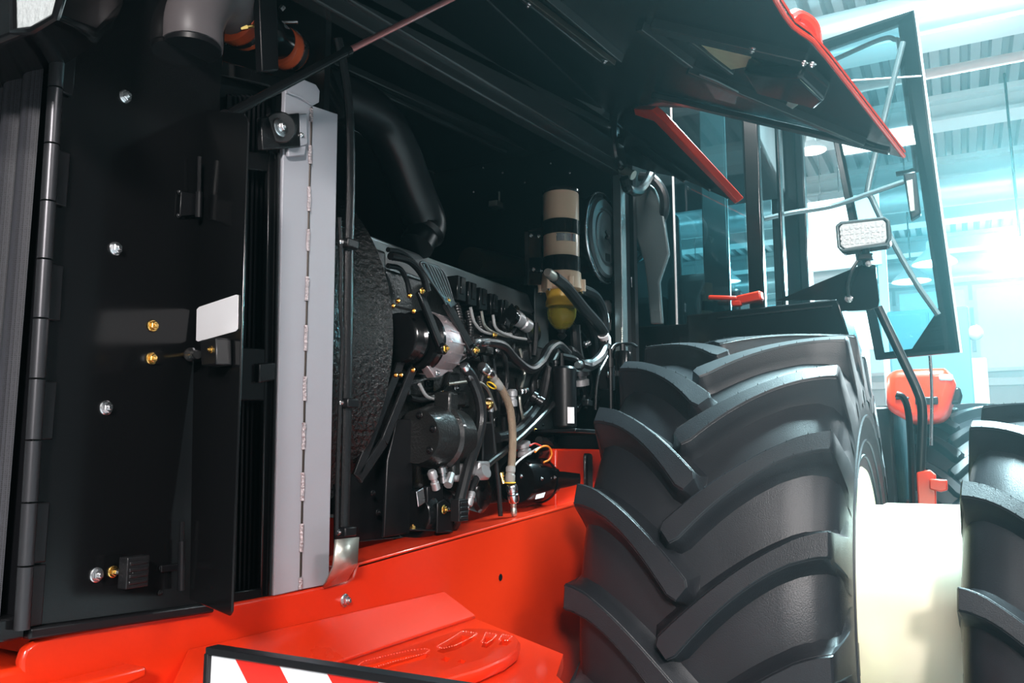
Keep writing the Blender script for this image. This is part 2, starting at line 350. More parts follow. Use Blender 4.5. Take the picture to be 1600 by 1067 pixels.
SLOT = ([(556, 1043), (566, 1034), (600, 1025), (640, 1016), (666, 1013), (671, 1016), (664, 1021), (612, 1034), (575, 1046)],
        [(682, 1010), (700, 1000), (722, 986), (746, 989), (738, 995), (712, 1008), (692, 1013)], [(752, 1003), (759, 988), (776, 991), (768, 1000), (760, 1005)],
        [(779, 1000), (785, 991), (800, 994), (792, 1001)], [(688, 1023), (695, 1018), (704, 1020), (699, 1026)], [(714, 1026), (720, 1022), (729, 1024), (724, 1029)])
pad = ob('tread', MB().prism(zc([(430, 1085), (520, 1050), (600, 1022), (680, 994), (726, 981), (760, 981), (790, 986), (806, 992), (813, 1001), (809, 1014), (790, 1028), (750, 1045), (690, 1062), (600, 1082), (470, 1110)], zt), (0, 0, -.027)), 'red_paint', step, 'raised slotted anti-slip tread')
bo = pad.modifiers.new('bevel', 'BEVEL'); bo.width = .009; bo.segments = 3; bo.limit_method = 'ANGLE'; bo.angle_limit = R(50)
cuts = []
for q in SLOT:
    c_ = ob('slot_cut', MB().prism(zc(q, zt+.01), (0, 0, -.12)), 'red_paint'); cuts.append(c_)
    for tgt in (pad, step):
        bo = tgt.modifiers.new('slot', 'BOOLEAN'); bo.object = c_; bo.operation = 'DIFFERENCE'; bo.solver = 'EXACT'
bpy.context.view_layer.update()
for tgt in (pad, step):
    pm_ = bpy.data.meshes.new_from_object(tgt.evaluated_get(bpy.context.evaluated_depsgraph_get())); tgt.modifiers.clear(); tgt.data = pm_; pm_.set_sharp_from_angle(angle=R(28))
for c_ in cuts: bpy.data.objects.remove(c_)
for q in SLOT[:4]:                                 # serrated lips around the slots
    P_ = zc(q, zt+.0005); n_ = 0
    tm_ = MB()
    for a_, b_ in zip(P_, P_[1:]+P_[:1]):
        k_ = max(1, int((b_-a_).length/.007))
        for e in range(k_): tm_.ball(a_.lerp(b_, (e+.5)/k_), .0022, 6, .8)
    ob('serration', tm_, 'red_paint', step, kind='stuff')
# ---- front grille and piano hinge
HB, HT = C(34, 985, X=XF+.02), C(92, 52, X=XF+.02)
yh = (HB.y+HT.y)/2; zb, ztp = HB.z, HT.z
gr = empty('grille', (XC, yh, zb), None, None, parent=T); gr['label'] = 'black mesh front grille with rounded vertical flutes'
fl = MB(); n = 120; vs = []
for i in range(n+1):
    x = XF-.01-i*.0092; y = yh-.01-.012*abs(math.sin(i*.0092/.055*math.pi))
    vs += [(x, y, zb+.02), (x, y, ztp-.03)]
fl.add(vs, [(2*i, 2*i+1, 2*i+3, 2*i+2) for i in range(n)])
ob('mesh_cloth', fl, 'grille_cloth', gr, ang=60)
ob('backing', MB().box(-2.42, XF-.01, yh+.01, yh+.03, zb, ztp), 'black_satin', gr)
ob('top_bar', MB().tube([(XF+.022, yh-.004, ztp-.004), (XF-.01, yh-.022, ztp), (XF-.06, yh-.028, ztp), (-2.42, yh-.028, ztp)], .009, 8, 3), 'black_paint', gr, 'black tube along the grille top')
ob('bottom_bar', MB().box(-2.42, XF+.01, yh-.03, yh+.02, zb-.015, zb+.02), 'black_paint', gr, bevel=.004)
hg = empty('piano_hinge', HB, None, None, parent=T); hg['label'] = 'long black piano hinge between grille and side panel'
NK = 10
for k in range(NK):
    p = HB.lerp(HT, (k+.015)/NK); q = HB.lerp(HT, (k+.985)/NK)
    ob('knuckle', MB().cyl(p, q, .0115, n=12), 'hinge_steel', hg)
    if k % 2 == 1 or k < 1: ob('leaf', MB().box(XF+.008, XF+.014, p.y+.004, p.y+.036, p.z, q.z), 'black_satin', hg, bevel=.002)
# ---- black side panel, its bolts and the turned-out flap
pn = MB().prism([V((XF+.005, yh+.012, zb+.0)), C(325, 945, X=XF+.005), C(335, 520, X=XF+.005), C(345, 150, X=XF+.005), C(365, -120, X=XF+.005), C(110, -300, X=XF+.005), V((XF+.005, yh+.012, ztp))], (-.012, 0, 0))
side = ob('side_panel', pn, 'black_paint', T, 'glossy black sheet metal panel beside the grille', bevel=.003)
XP = XF+.005
ob('lower_lip', MB().bar(C(40, 990, X=XP+.002), C(330, 949, X=XP+.002), .02, .018), 'black_satin', side, bevel=.004)
for x, y, m, r in ((195, 151, 'steel', .0125), (180, 388, 'steel', .0125), (165, 637, 'steel', .0125), (150, 898, 'steel', .0125), (238, 509, 'brass', .0115), (236, 560, 'brass', .0115), (176, 893, 'brass', .010)):
    bolt(C(x, y, X=XP), OUT, r, side, m)
p = C(176, 893, X=XP)
ob('stud', MB().cyl(p+V((.005, 0, 0)), p+V((.04, .012, -.002)), .0045, n=10), 'steel', side)
pp = C(209, 893, X=XP+.03)
pad = MB().obox(pp, .022, .044, .052)
for k in range(4): pad.obox(pp+V((.012, 0, -.016+k*.0105)), .003, .036, .006)
ob('rubber_pad', pad, 'hose_rubber', side, 'ribbed black rubber buffer', bevel=.005, seg=3)
fh = C(303, 600, X=XP); fdir = V((.94, -.34, 0)).normalized(); fn = fdir.cross(V((0, 0, 1))); fo = V((fh.x, fh.y, 0))
FL = lambda x, y: CP(x, y, fo, fn)
flap = ob('panel_flap', MB().prism([FL(318, 172), FL(384, 178), FL(391, 190), FL(379, 580), FL(366, 955), FL(362, 962), FL(300, 936), FL(306, 560)], fn*.005), 'black_paint', T, 'narrow black door flap turned outward from the side panel', bevel=.002)
off = fn*(-.0012) if fn.dot(CAM-fh) < 0 else fn*.0062
if fn.dot(CAM-fh) < 0: off = fn*(-.0012)
ob('sticker', MB().prism([p+off for p in (FL(313, 484), FL(317, 480), FL(375, 461), FL(378, 462), FL(377.5, 514), FL(374, 518), FL(315, 534), FL(312, 532))], off.normalized()*.0008), 'white_label', flap, 'blank white rectangular sticker')
for (x, y0, y1, y2) in ((311, 245, 300, 340), (284, 815, 845, 922)):
    ob('hinge_pin', MB().cyl(C(x+1, y0, X=XP+.018), C(x, y1, X=XP+.018), .0042, n=8).cyl(C(x, y1, X=XP+.018), C(x-1, y2, X=XP+.018), .0065, n=10), 'black_satin', flap)
ob('hinge_leaf', MB().prism([C(281, 300, X=XP+.004), C(309, 304, X=XP+.004), C(308, 336, X=XP+.004), C(279, 338, X=XP+.004)], (.004, 0, 0)), 'black_satin', flap, bevel=.001)
ob('hinge_leaf', MB().prism([C(250, 884, X=XP+.004), C(284, 880, X=XP+.004), C(284, 890, X=XP+.004), C(250, 894, X=XP+.004)], (.004, 0, 0)), 'black_satin', flap, bevel=.001)
for x, y in ((280, 300), (279, 337), (252, 887), (250, 926)): bolt(C(x, y, X=XP+.002), OUT, .005, flap, 'black_satin')
ob('latch_bracket', MB().prism([FL(343, 534)+off*1, FL(368, 530)+off, FL(369, 572)+off, FL(345, 574)+off], off.normalized()*.03).prism([FL(324, 538)+off, FL(344, 533)+off, FL(345, 566)+off, FL(325, 566)+off], off.normalized()*.008), 'black_satin', flap, bevel=.003)
on = off.normalized()
l0, l1 = FL(268, 557)+on*.03, FL(322, 556)+on*.03
ob('latch_rod', MB().cyl(l0, l1, .0036, n=8).cyl(l0-(l1-l0)*.02, l0+(l1-l0)*.05, .0052, n=8), 'brass', flap)
ob('latch_barrel', MB().lathe(l1-(l1-l0)*.02, l1-l0, [(0, .009), (.006, .013), (.012, .013), (.02, .008), (.04, .008)], 14), 'steel', flap, 'zinc plated latch barrel')
bolt(FL(362, 549)+on*.036, on, .007, flap, 'brass')
# ---- radiator edge and grey support plate
rad = empty('radiator', C(405, 930, X=XF-.02), None, None, parent=T); rad['label'] = 'black radiator edge with vertical fins behind the flap'
XR = XF-.01
def xplate(pts, X, th=-.012): return MB().prism(cpoly(pts, X), (th, 0, 0))
ob('frame_bar', xplate([(421, 175), (440, 182), (425, 932), (408, 935), (414, 560)], XR), 'black_paint', rad, bevel=.003)
ob('frame_bar', xplate([(350, 235), (421, 238), (420, 268), (350, 262)], XR), 'black_paint', rad, bevel=.003)
ob('frame_strap', xplate([(345, 540), (415, 545), (414, 626), (345, 626)], XR), 'black_paint', rad, bevel=.003)
ob('frame_bar', xplate([(330, 930), (410, 918), (410, 936), (330, 950)], XR), 'black_paint', rad, bevel=.003)
ob('bracket_stub', xplate([(405, 568), (431, 566), (430, 594), (405, 598)], XR+.012, -.02), 'black_satin', rad, bevel=.003)
for k in range(9):
    x0 = 352+k*7.2
    ob('fin', MB().bar(C(x0+8, 150, X=XR-.04), C(x0-8, 940, X=XR-.04), .004, .02, up=(0, 1, 0)), 'black_satin', rad)
ob('core', xplate([(330, 120), (432, 120), (424, 940), (320, 950)], XR-.055, -.03), 'black_speckle', rad)
ob('edge_tube', MB().tube([C(434, 240, X=XR+.008), C(430, 560, X=XR+.008), C(421, 930, X=XR+.008)], .0045, 8, 2), 'black_paint', rad)
sp_ = ob('support_plate', xplate([(446, 142), (449, 130), (470, 122), (494, 132), (500, 142), (499, 160), (487, 166), (469, 922), (428, 931), (443, 230)], XF+.002), 'grey_paint', T, 'tall grey painted steel plate with welded vertical seam', bevel=.002)
ob('rear_plate', xplate([(488, 165), (528, 178), (514, 913), (471, 921)], XF+.001), 'grey_paint', sp_, bevel=.002)
seam = [(487, 168), (483, 300), (480, 440), (477, 560), (474, 700), (471, 820), (469, 918)]
def seam_at(y):
    for (x0, y0), (x1, y1) in zip(seam, seam[1:]):
        if y0 <= y <= y1: return x0+(x1-x0)*(y-y0)/(y1-y0)
    return seam[-1][0]
ob('seam_groove', MB().tube([C(x, y, X=XF+.002) for x, y in seam], .0028, 6, 2), 'channel_brown', sp_)
for y0, y1 in ((170, 190), (228, 256), (292, 330), (358, 392), (432, 470), (508, 548), (588, 626), (660, 702), (738, 782), (818, 862), (902, 920)):
    pts = [C(seam_at(y0+(y1-y0)*t/6)+random.uniform(-.6, .6), y0+(y1-y0)*t/6, X=XF+.004) for t in range(7)]
    ob('weld_bead', MB().tube(pts, lambda t: .0046+.0006*math.sin(t*40), 8, 4), 'weld', sp_)
ob('weld_bead', MB().tube([C(448, 144, X=XF+.004), C(468, 152, X=XF+.004), C(487, 164, X=XF+.004)], lambda t: .003+.001*math.sin(t*30), 8, 6), 'grey_paint', sp_)
mt = ob('rubber_mount', MB().cyl(C(440, 200, X=XF-.05), C(438, 199, X=XF+.03), .034, n=20).prism(cpoly([(400, 185), (460, 178), (462, 232), (402, 236)], XF), (.016, 0, 0)), 'hose_rubber', T, 'black rubber mount with round washer on the grey plate', bevel=.003)
c0 = C(437, 199, X=XF+.03)
ob('washer', MB().lathe(c0, OUT, [(0, .021), (.004, .021), (.006, .018), (.006, .0)], 22), 'steel', mt); bolt(c0+V((.005, 0, 0)), OUT, .012, mt)
ob('angle_bracket', MB().prism(cpoly([(461, 180), (474, 178), (475, 228), (463, 230)], XF+.004), (.012, 0, 0)).prism(cpoly([(445, 232), (474, 228), (472, 244), (446, 246)], XF+.004), (.01, 0, 0)), 'grey_paint', mt, bevel=.003)
bolt(C(471, 211, X=XF+.016), OUT, .006, mt)
# ---- conduit beside the plate
XD = XF-.005
cdt = ob('cable_conduit', MB().tube(path([(528, 60), (538, 110), (546, 180), (548, 280), (545, 400), (543, 560), (541, 700), (538, 830)], XD), .0135, 10, 5, flat=.7), 'hose_rubber', T, 'flat black cable conduit running down beside the grey plate')
ob('cable_conduit', MB().tube(path([(530, 340), (533, 400), (532, 480), (535, 540), (531, 640), (527, 760), (526, 835)], XD+.004), .0055, 8, 14, rib=.2), 'hose_rubber', T, 'thin ribbed black cable sleeve')
for y in (382, 630, 830):
    p = C(541 if y < 700 else 537, y, X=XD)
    ob('clamp', MB().obox(p+V((.008, 0, 0)), .03, .042, .022), 'black_satin', cdt, bevel=.003)
    bolt(p+V((0.006, -.026, 0)), OUT, .007, cdt)
zb_ = ob('zinc_bracket', MB().add([C(a, b, X=XF+x) for a, b, x in ((523, 843, .07), (558, 839, .07), (556, 878, .07), (540, 905, .005), (504, 916, .005), (519, 886, .07))], [(0, 1, 2, 5), (5, 2, 3, 4)]), 'zinc', T, 'cranked bare zinc steel bracket on the rail', ang=4)
sol = zb_.modifiers.new('solid', 'SOLIDIFY'); sol.thickness = .006; sol.offset = -1
# ---- fan shroud
FS = V((XC, 1.77, 1.90))
sh = ob('fan_shroud', MB().lathe(FS, (0, 1, 0), [(-.26, .515), (-.25, .525), (-.14, .522), (-.05, .532), (-.015, .545), (0, .550), (0, .535), (-.10, .51), (-.22, .505)], 96, close=False), 'black_crinkle', T, 'rough glossy black round fan shroud')
ob('rim_edge', MB().ring(FS, (0, 1, 0), .54, .006, 96, 8), 'black_paint', sh)
ob('shroud_wall', MB().box(-2.42, -1.335, 1.50, 1.52, 1.30, 2.75), 'black_satin', sh)
ob('fan', MB().lathe((XC, 1.62, 1.9), (0, 1, 0), [(0, .16), (.09, .16), (.1, .12)], 32), 'black_satin', T, 'black cooling fan inside the shroud')
fan = bpy.data.objects['fan']
for k in range(9):
    an = R(40*k); d = V((math.cos(an), 0, math.sin(an))); t = V((-math.sin(an), 0, math.cos(an))); c = V((XC, 1.66, 1.9))
    ob('blade', MB().hexa([c+d*.14-t*.05+V((0, -.03, 0)), c+d*.5-t*.09+V((0, -.04, 0)), c+d*.5+t*.09+V((0, .04, 0)), c+d*.14+t*.05+V((0, .03, 0)),
                           c+d*.14-t*.05+V((0, -.022, 0)), c+d*.5-t*.09+V((0, -.032, 0)), c+d*.5+t*.09+V((0, .048, 0)), c+d*.14+t*.05+V((0, .038, 0))]), 'black_satin', fan)
# ---- intake elbow, silicone hoses, charge pipe
def steelband(o, ax, r, wd, parent, name='hose_clamp', m='steel'):
    return ob(name, MB().lathe(V(o)-V(ax).normalized()*wd/2, ax, [(0, r), (0, r+.002), (wd, r+.002), (wd, r)], 28, close=False), m, parent)
XI = XF-.06
e0, e1, e2, e3 = C(300, 74, X=XI+.08), C(303, 10, X=XI+.07), C(345, -8, X=XI+.03), C(372, 18, X=XI)
elb = ob('intake_elbow', MB().tube([e0, e0.lerp(e1, .6)+V((0, 0, .005)), e1.lerp(e2, .4)+V((0, -.0, .012)), e2, e3], lambda t: .058+.004*t, 24, 8), 'grey_brown_plastic', T, 'grey-brown moulded air intake elbow')
d = (C(470, 88, X=XI-.05)-C(385, 35, X=XI)); dn = d.normalized()
s0 = C(358, 16, X=XI)
hz = ob('silicone_hose', MB().lathe(s0, dn, [(0, .060), (.004, .066), (.07, .066), (.075, .060)], 28), 'silicone', T, 'brick-orange silicone hose on the intake elbow')
steelband(s0+dn*.042, dn, .0665, .018, hz)
pt = s0+dn*.042
ob('clamp_screw', MB().cyl(pt+V((.045, -.03, -.05)), pt+V((.075, .0, -.035)), .0045, n=8).cyl(pt+V((.04, -.035, -.052)), pt+V((.05, -.025, -.047)), .007, n=6), 'brass', hz)
dn0 = V((0, 0, -1)); ob('opening', MB().lathe(e0-dn0*.004, dn0, [(0, .055), (.010, .055)], 24), 'black_satin', elb, 'black disc in place of the shaded open end')  # black disc over the capped tube paints its shaded hollow
ob('pipe_strap', MB().prism([C(404, -40, X=XI+.09), C(432, -40, X=XI+.09), C(436, 110, X=XI+.09), C(410, 112, X=XI+.09)], (-.02, 0, 0)), 'black_satin', T, 'black upright strap between the orange hoses', bevel=.003)
md = ob('intake_pipe', MB().lathe(s0+dn*.075, dn, [(0, .056), (.04, .056), (.09, .043), (.13, .043)], 28), 'black_paint', T, 'black intake pipe between the orange hoses')
s1 = C(436, 70, X=XI-.05)
hz2 = ob('silicone_hose', MB().lathe(s1, dn, [(0, .044), (.004, .050), (.055, .050), (.06, .044)], 28), 'silicone', T, 'brick-orange silicone hose near the gas strut')
steelband(s1+dn*.04, dn, .0505, .02, hz2)
ob('clamp_screw', MB().cyl(s1+V((.0, 0, .058)), s1+V((.035, .025, .062)), .0045, n=8).cyl(s1+V((.0, 0, .09)), s1+V((.005, .005, .10)), .008, n=6), 'steel', hz2)
ob('intake_pipe', MB().tube([s1+dn*.06, s1+dn*.14, s1+dn*.3+V((-.1, .1, -.02))], .044, 24, 5), 'black_paint', T, 'black pipe leading from the intake into the bay')
ob('charge_pipe', MB().tube(path([(470, 130), (540, 155), (590, 185), (620, 235), (645, 300), (664, 350), (650, 385)], -1.62), lambda t: .075 if t < .9 else .06, 24, 8), 'black_satin', T, 'thick black charge air pipe bending down behind the shroud')
ob('pipe_tray', MB().prism(cpoly([(225, 60), (260, 100), (420, 135), (440, 150), (440, 120), (300, 80)], XF-.02), (-.3, 0, 0)), 'black_paint', T, 'black tray below the intake elbow', bevel=.004)
# ---- hood: roof, rail, far side
hood = ob('hood_roof', MB().box(-2.42, -1.30, .70, 3.62, 3.10, 3.13), 'black_speckle', T, 'black speckled underside of the hood roof', bevel=.01)
ob('far_side_wall', MB().box(-2.46, -2.43, .84, 3.62, 1.33, 3.12), 'black_satin', hood)
r0, r1 = C(380, -75, X=XF-.01), C(966, 264, X=XF-.01)
ob('side_rail', MB().bar(r0, r1, .05, .07).bar(r0+V((.03, 0, .05)), r1+V((.03, 0, .05)), .02, .09), 'rib_black', hood, 'black rail along the hood opening', bevel=.006)
ob('side_rail', MB().bar(C(520, -20, X=XF+.02), C(965, 205, X=XF+.02), .02, .03), 'rib_black', hood, bevel=.004)
ob('center_rib', MB().bar(C(500, 90, X=-1.85), C(830, 240, X=-1.85), .05, .03).bar(C(540, 120, X=-1.85), C(790, 238, X=-1.85), .02, .02), 'rib_black', hood, bevel=.005)
ob('inner_rib', MB().bar(C(630, 205, X=-2.38), C(730, 250, X=-2.38), .03, .05), 'rib_black', hood, bevel=.005)
ob('firewall', MB().box(-2.44, -1.30, 3.62, 3.66, 1.2, 3.12), 'black_satin', T, 'black firewall behind the engine')
for k, (x, y) in enumerate(((740, 300), (785, 270), (820, 285), (860, 255), (890, 270), (925, 250), (755, 262))):
    bolt(C(x, y, Y=3.615), (0, -1, 0), .006, bpy.data.objects['firewall'])
ob('sensor_bracket', MB().obox(C(775, 320, X=-2.0), .05, .07, .03).obox(C(780, 308, X=-2.0), .01, .01, .06), 'zinc', T, 'small bright bracket on the dark firewall', bevel=.004)
# nose of the hood with headlamp
nA, nB, nC, nD = C(-60, 90, Y=.66), C(87, 34, Y=.66), C(150, 56, Y=.78), C(192, 10, Y=.86)
nose = ob('hood_nose', MB().prism([nA, nB, nC, nD, V((-1.45, .98, nD.z)), V((-2.44, .98, nA.z)), V((-2.44, .66, nA.z))], (0, 0, .45)), 'black_paint', T, 'black hood nose above the grille holding the headlamp', bevel=.012, seg=3)
hl = ob('headlamp', MB().prism([C(22, -60, Y=.645), C(95, -60, Y=.645), C(94, -8, Y=.645), C(84, 26, Y=.645), C(50, 46, Y=.645), C(24, 50, Y=.645)], (0, .012, 0)), 'lamp_lens', T, 'white headlamp lens at the hood nose', bevel=.008, seg=3)
ob('bezel', MB().tube([C(21, -60, Y=.645), C(22, 50, Y=.645), C(52, 48, Y=.645), C(87, 27, Y=.645), C(97, -10, Y=.645), C(98, -60, Y=.645)], .006, 8, 1), 'black_paint', hl)
# ---- large raised side panel
HP = V((XF, 2, 3.10)); tip = C(1411, 247, Y=3.0)
pu = V((0, 1, 0)); pv = (V((tip.x-XF, 0, tip.z-3.10))).normalized(); pnn = pu.cross(pv).normalized()
if pnn.z > 0: pnn = -pnn                        # points down
LP = lambda x, y, h=0: CP(x, y, HP+pnn*h, pnn)
poly = [V((XF, .2, 3.10)), V((XF, 3.55, 3.10)), LP(1019, 168), LP(1075, 169), LP(1160, 182), LP(1215, 199), LP(1411, 247), LP(1292, 95), LP(1262, 62), LP(1238, 45), LP(1208, 0), LP(1150, -120)]
poly += [V((poly[-1].x, .2, poly[-1].z))]
hp = ob('hood_panel', MB().prism(poly, -pnn*.018), 'black_speckle', T, 'raised hood side panel with black speckled lining', bevel=.004)
edge = [LP(1150, -120), LP(1208, 0), LP(1238, 45), LP(1262, 62), LP(1292, 95), LP(1411, 247)]
ob('red_edge', MB().tube([p-pnn*.006 for p in edge], .0065, 8, 2), 'red_paint', hp, 'red painted outer edge')
ob('outer_skin', MB().prism([p-pnn*.0185 for p in poly], -pnn*.006), 'red_paint', hp, 'red outer face')
ob('handle_bulge', MB().tube([LP(1230, 30, -.02), LP(1245, 25, -.06), LP(1268, 40, -.055), LP(1275, 72, -.02)], .018, 10, 6), 'red_paint', hp, bevel=0)
def lbar(a, b, wd, th, m, name, h=.012, label=None):
    return ob(name, MB().bar(LP(*a, h), LP(*b, h), wd, th, up=pnn), m, hp, label, bevel=.003)
lbar((815, -8), (955, 98), .045, .02, 'channel_brown', 'channel', label='brown channel bar with end bolts')
lbar((800, -20), (940, 92), .012, .03, 'rib_black', 'rib'); lbar((840, -20), (972, 92), .012, .03, 'rib_black', 'rib')
for x, y in ((826, 6), (945, 94)): bolt(LP(x, y, .024), pnn, .012, hp)
lbar((600, -40), (960, 190), .04, .03, 'rib_black', 'rib'); lbar((1000, 40), (1080, 100), .03, .03, 'rib_black', 'rib')
lbar((1080, 60), (1145, 110), .02, .03, 'rib_black', 'rib'); lbar((1075, 108), (1350, 222), .03, .03, 'rib_black', 'rib')
lbar((1020, 40), (1260, 95), .05, .03, 'rib_black', 'rib'); lbar((1020, 150), (1390, 236), .035, .02, 'rib_black', 'rib')
ob('bracket_plate', MB().prism([LP(1092, 62, .01), LP(1178, 72, .01), LP(1172, 100, .01), LP(1140, 106, .01)], pnn*.008), 'yellow_zinc', hp, 'yellow zinc bracket plate', bevel=.002)
bolt(LP(1176, 76, .02), pnn, .012, hp)
ob('lamp_back', MB().prism([LP(1172, 82, .0), LP(1262, 90, .0), LP(1300, 128, .0), LP(1285, 142, 0), LP(1190, 118, .0)], pnn*.06), 'black_paint', hp, 'black moulded lamp housing', bevel=.012, seg=3)
for x, y in ((1257, 97), (1270, 99)): bolt(LP(x, y, .062), pnn, .010, hp)
ob('angle_clip', MB().prism([LP(1230, 160, .02), LP(1244, 130, .02), LP(1266, 146, .02), LP(1240, 166, .02)], pnn*.01).prism([LP(1244, 128, .02), LP(1284, 136, .02), LP(1290, 142, .02), LP(1262, 142, .02)], pnn*.02), 'zinc', hp, 'bare metal angle clip', bevel=.002)
ob('reflection_plate', MB().prism([LP(1093, 114, .02), LP(1120, 124, .02), LP(1155, 142, .02), LP(1150, 161, .02), LP(1118, 152, .02)], pnn*.006), 'fairing', hp, 'plate standing in for a bright reflection', bevel=.002)  # added plate, a reflection on the lining made as a solid piece
ob('edge_lip', MB().bar(LP(1300, 200, .008), LP(1380, 232, .008), .012, .012, up=pnn), 'black_paint', hp, bevel=.002)
# ---- small lower flap with red edge
tp = C(1150, 317, Y=3.05); S0, S1 = C(985, 172, X=-1.12), C(1002, 296, X=-1.26)
sn = (S0-tp).cross(S1-tp).normalized()
if sn.dot(CAM-tp) < 0: sn = -sn
SP = lambda x, y, h=0: CP(x, y, tp+sn*h, sn)
sfl = ob('hood_flap', MB().prism([SP(972, 178), SP(990, 170), SP(1022, 176), SP(1150, 317), SP(1062, 278), SP(1020, 270), SP(975, 255)], -sn*.015), 'black_speckle', T, 'small lower hood flap with black lining', bevel=.003)
ob('red_edge', MB().prism([SP(990, 170, .004), SP(1018, 172, .004), SP(1032, 184, .004), SP(1153, 316, .004), SP(1148, 319, .004), SP(1022, 190, .004), SP(992, 180, .004)], -sn*.03), 'red_paint', sfl, 'red painted edge', bevel=.004)
ob('rib', MB().bar(SP(985, 205, .008), SP(1110, 296, .008), .018, .018, up=sn).bar(SP(990, 230, .008), SP(1070, 283, .008), .012, .016, up=sn), 'black_paint', sfl, bevel=.004)
ob('hinge_arm', MB().tube(path([(962, 140), (958, 200), (965, 250), (985, 275)], -1.27), .018, 10, 5), 'black_paint', T, 'black hinge arm carrying the hood flap')
ob('hinge_knuckle', MB().cyl(C(964, 262, X=-1.30), C(990, 274, X=-1.22), .022, n=14), 'zinc', T, 'bare metal hinge knuckle of the hood')
ob('hinge_hook', MB().tube(path([(975, 278), (982, 296), (1000, 298), (1012, 282), (1018, 268)], -1.22), .022, 10, 5), 'black_paint', T, 'black hook shaped hinge arm')
# ---- gas strut
g0 = C(352, 182, X=XF+.035); gmid = C(545, 79, X=-1.18); g1 = gmid+(C(700, 1, X=-1.09)-gmid)*1.35
gs = ob('gas_strut', MB().cyl(g0, gmid, .0105, n=14).lathe(gmid-(gmid-g0).normalized()*.012, gmid-g0, [(0, .0125), (.014, .0125)], 14), 'black_paint', T, 'black gas strut with bare rod holding the hood open')
ob('rod', MB().cyl(gmid, g1, .0075, n=12), 'strut_rod', gs, 'reddish polished rod'); ob('ball_end', MB().ball(g0, .014).cyl(g0, g0-V((.04, 0, 0)), .005, n=8), 'black_satin', gs)
# ================================================================== ENGINE
eng = ob('engine', MB().box(-2.2, -1.52, 1.95, 3.25, 1.42, 2.06).box(-2.16, -1.56, 1.98, 3.22, 2.05, 2.18), 'cast_black', T, 'black painted diesel engine block', bevel=.012)
ob('valve_cover', MB().hexa([V((-2.1, 2.02, 2.175)), V((-1.585, 2.02, 2.175)), V((-1.585, 3.18, 2.175)), V((-2.1, 3.18, 2.175)), V((-2.06, 2.02, 2.295)), V((-1.63, 2.02, 2.295)), V((-1.63, 3.18, 2.295)), V((-2.06, 3.18, 2.295))]), 'cover_grey', eng, 'dark grey metal valve cover', bevel=.015, seg=3)
ob('cover_flange', MB().box(-2.13, -1.57, 2.0, 3.2, 2.17, 2.19), 'fairing', eng, bevel=.004)
for k in range(6): bolt((-1.573, 2.12+k*.2, 2.19), (0, 0, 1), .011, eng, 'black_satin')
ob('timing_cover', MB().box(-2.15, -1.48, 1.88, 1.96, 1.42, 2.2), 'cast_black', eng, bevel=.01)
for (x, y) in ((622, 470), (614, 478), (640, 462), (646, 486), (626, 586), (618, 586), (645, 578)): bolt(C(x, y, Y=1.875), (0, -1, 0), .008, eng, 'brass')
for k in range(6):
    t = k/5; x = 712+86*t; y = 452+42*t
    c = C(x, y, X=-1.5)
    co = ob('injector_cap', MB().obox(c, .05, .055, .085-.012*t).obox(c+V((.026, 0, .01)), .006, .02, .06), 'black_paint', T, 'black moulded connector cap on the engine', bevel=.005)
    q = C(x+2, y+28, X=-1.49); q2 = C(x+6-8*t, y+80-12*t, X=-1.46)
    ob('ribbed_sleeve', MB().tube([q, q.lerp(q2, .5)+V((.008, 0, 0)), q2], .014-.004*t, 10, 12, rib=.16), 'hose_rubber', co)
ob('intake_manifold', MB().tube([C(690, 560, X=-1.5), C(760, 530, X=-1.5), C(830, 520, X=-1.5)], .05, 12, 4).box(-1.6, -1.48, 2.3, 3.1, 1.92, 2.03), 'cast_black', T, 'black cast manifold along the engine side', bevel=.01)
for k, (x, y, w_, h_) in enumerate(((690, 600, 60, 34), (706, 622, 46, 26), (778, 560, 30, 30), (660, 605, 40, 30), (745, 690, 22, 44), (722, 628, 26, 20), (640, 560, 24, 40))):
    ob('casting_lug', xplate([(x-w_/2, y-h_/2), (x+w_/2, y-h_/2), (x+w_/2, y+h_/2), (x-w_/2, y+h_/2)], -1.46-.01*(k % 3), -.06), 'cast_black', eng, bevel=.008)
for i, (x, y) in enumerate(((705, 500), (722, 512), (668, 600), (690, 612), (712, 606), (735, 606), (746, 640), (752, 668), (744, 712), (720, 640), (700, 640), (772, 524), (790, 520), (810, 528), (826, 534), (800, 550), (776, 548), (818, 584), (826, 700), (836, 672), (812, 668), (848, 664), (660, 640), (652, 718), (690, 725))):
    bolt(C(x, y, X=-1.455+.01*(i % 3)), OUT, .007+.002*(i % 3), eng, ('steel', 'black_satin', 'black_satin', 'brass')[i % 4])
for i, pts in enumerate(([(735, 480), (742, 505), (760, 520), (800, 522)], [(752, 486), (758, 510), (778, 522), (806, 528)], [(770, 492), (776, 514), (800, 526), (822, 530)], [(700, 600), (740, 596), (760, 606), (775, 640)], [(655, 600), (668, 620), (690, 626), (712, 640)], [(812, 545), (820, 580), (812, 620), (818, 660)])):
    ob('fuel_pipe', MB().tube(path(pts, -1.445+.006*i), .0055, 8, 6), 'zinc' if i % 2 else 'cover_grey', T, 'thin metal fuel pipe on the engine side')
for i, (x, y, w_, h_) in enumerate(((788, 505, 16, 14), (760, 548, 22, 12), (816, 556, 14, 18), (672, 648, 18, 10), (838, 600, 12, 16), (790, 640, 14, 20), (770, 660, 10, 16), (905, 600, 22, 14), (918, 630, 24, 12), (858, 690, 16, 20))):
    ob('connector_block', MB().obox(C(x, y, X=-1.42), .03, w_*.0023, h_*.0023, Euler((R(i*17 % 40-20), 0, 0)).to_matrix()), ('black_paint', 'cast_black', 'hose_rubber')[i % 3], T, 'small black connector block among the hoses', bevel=.004)
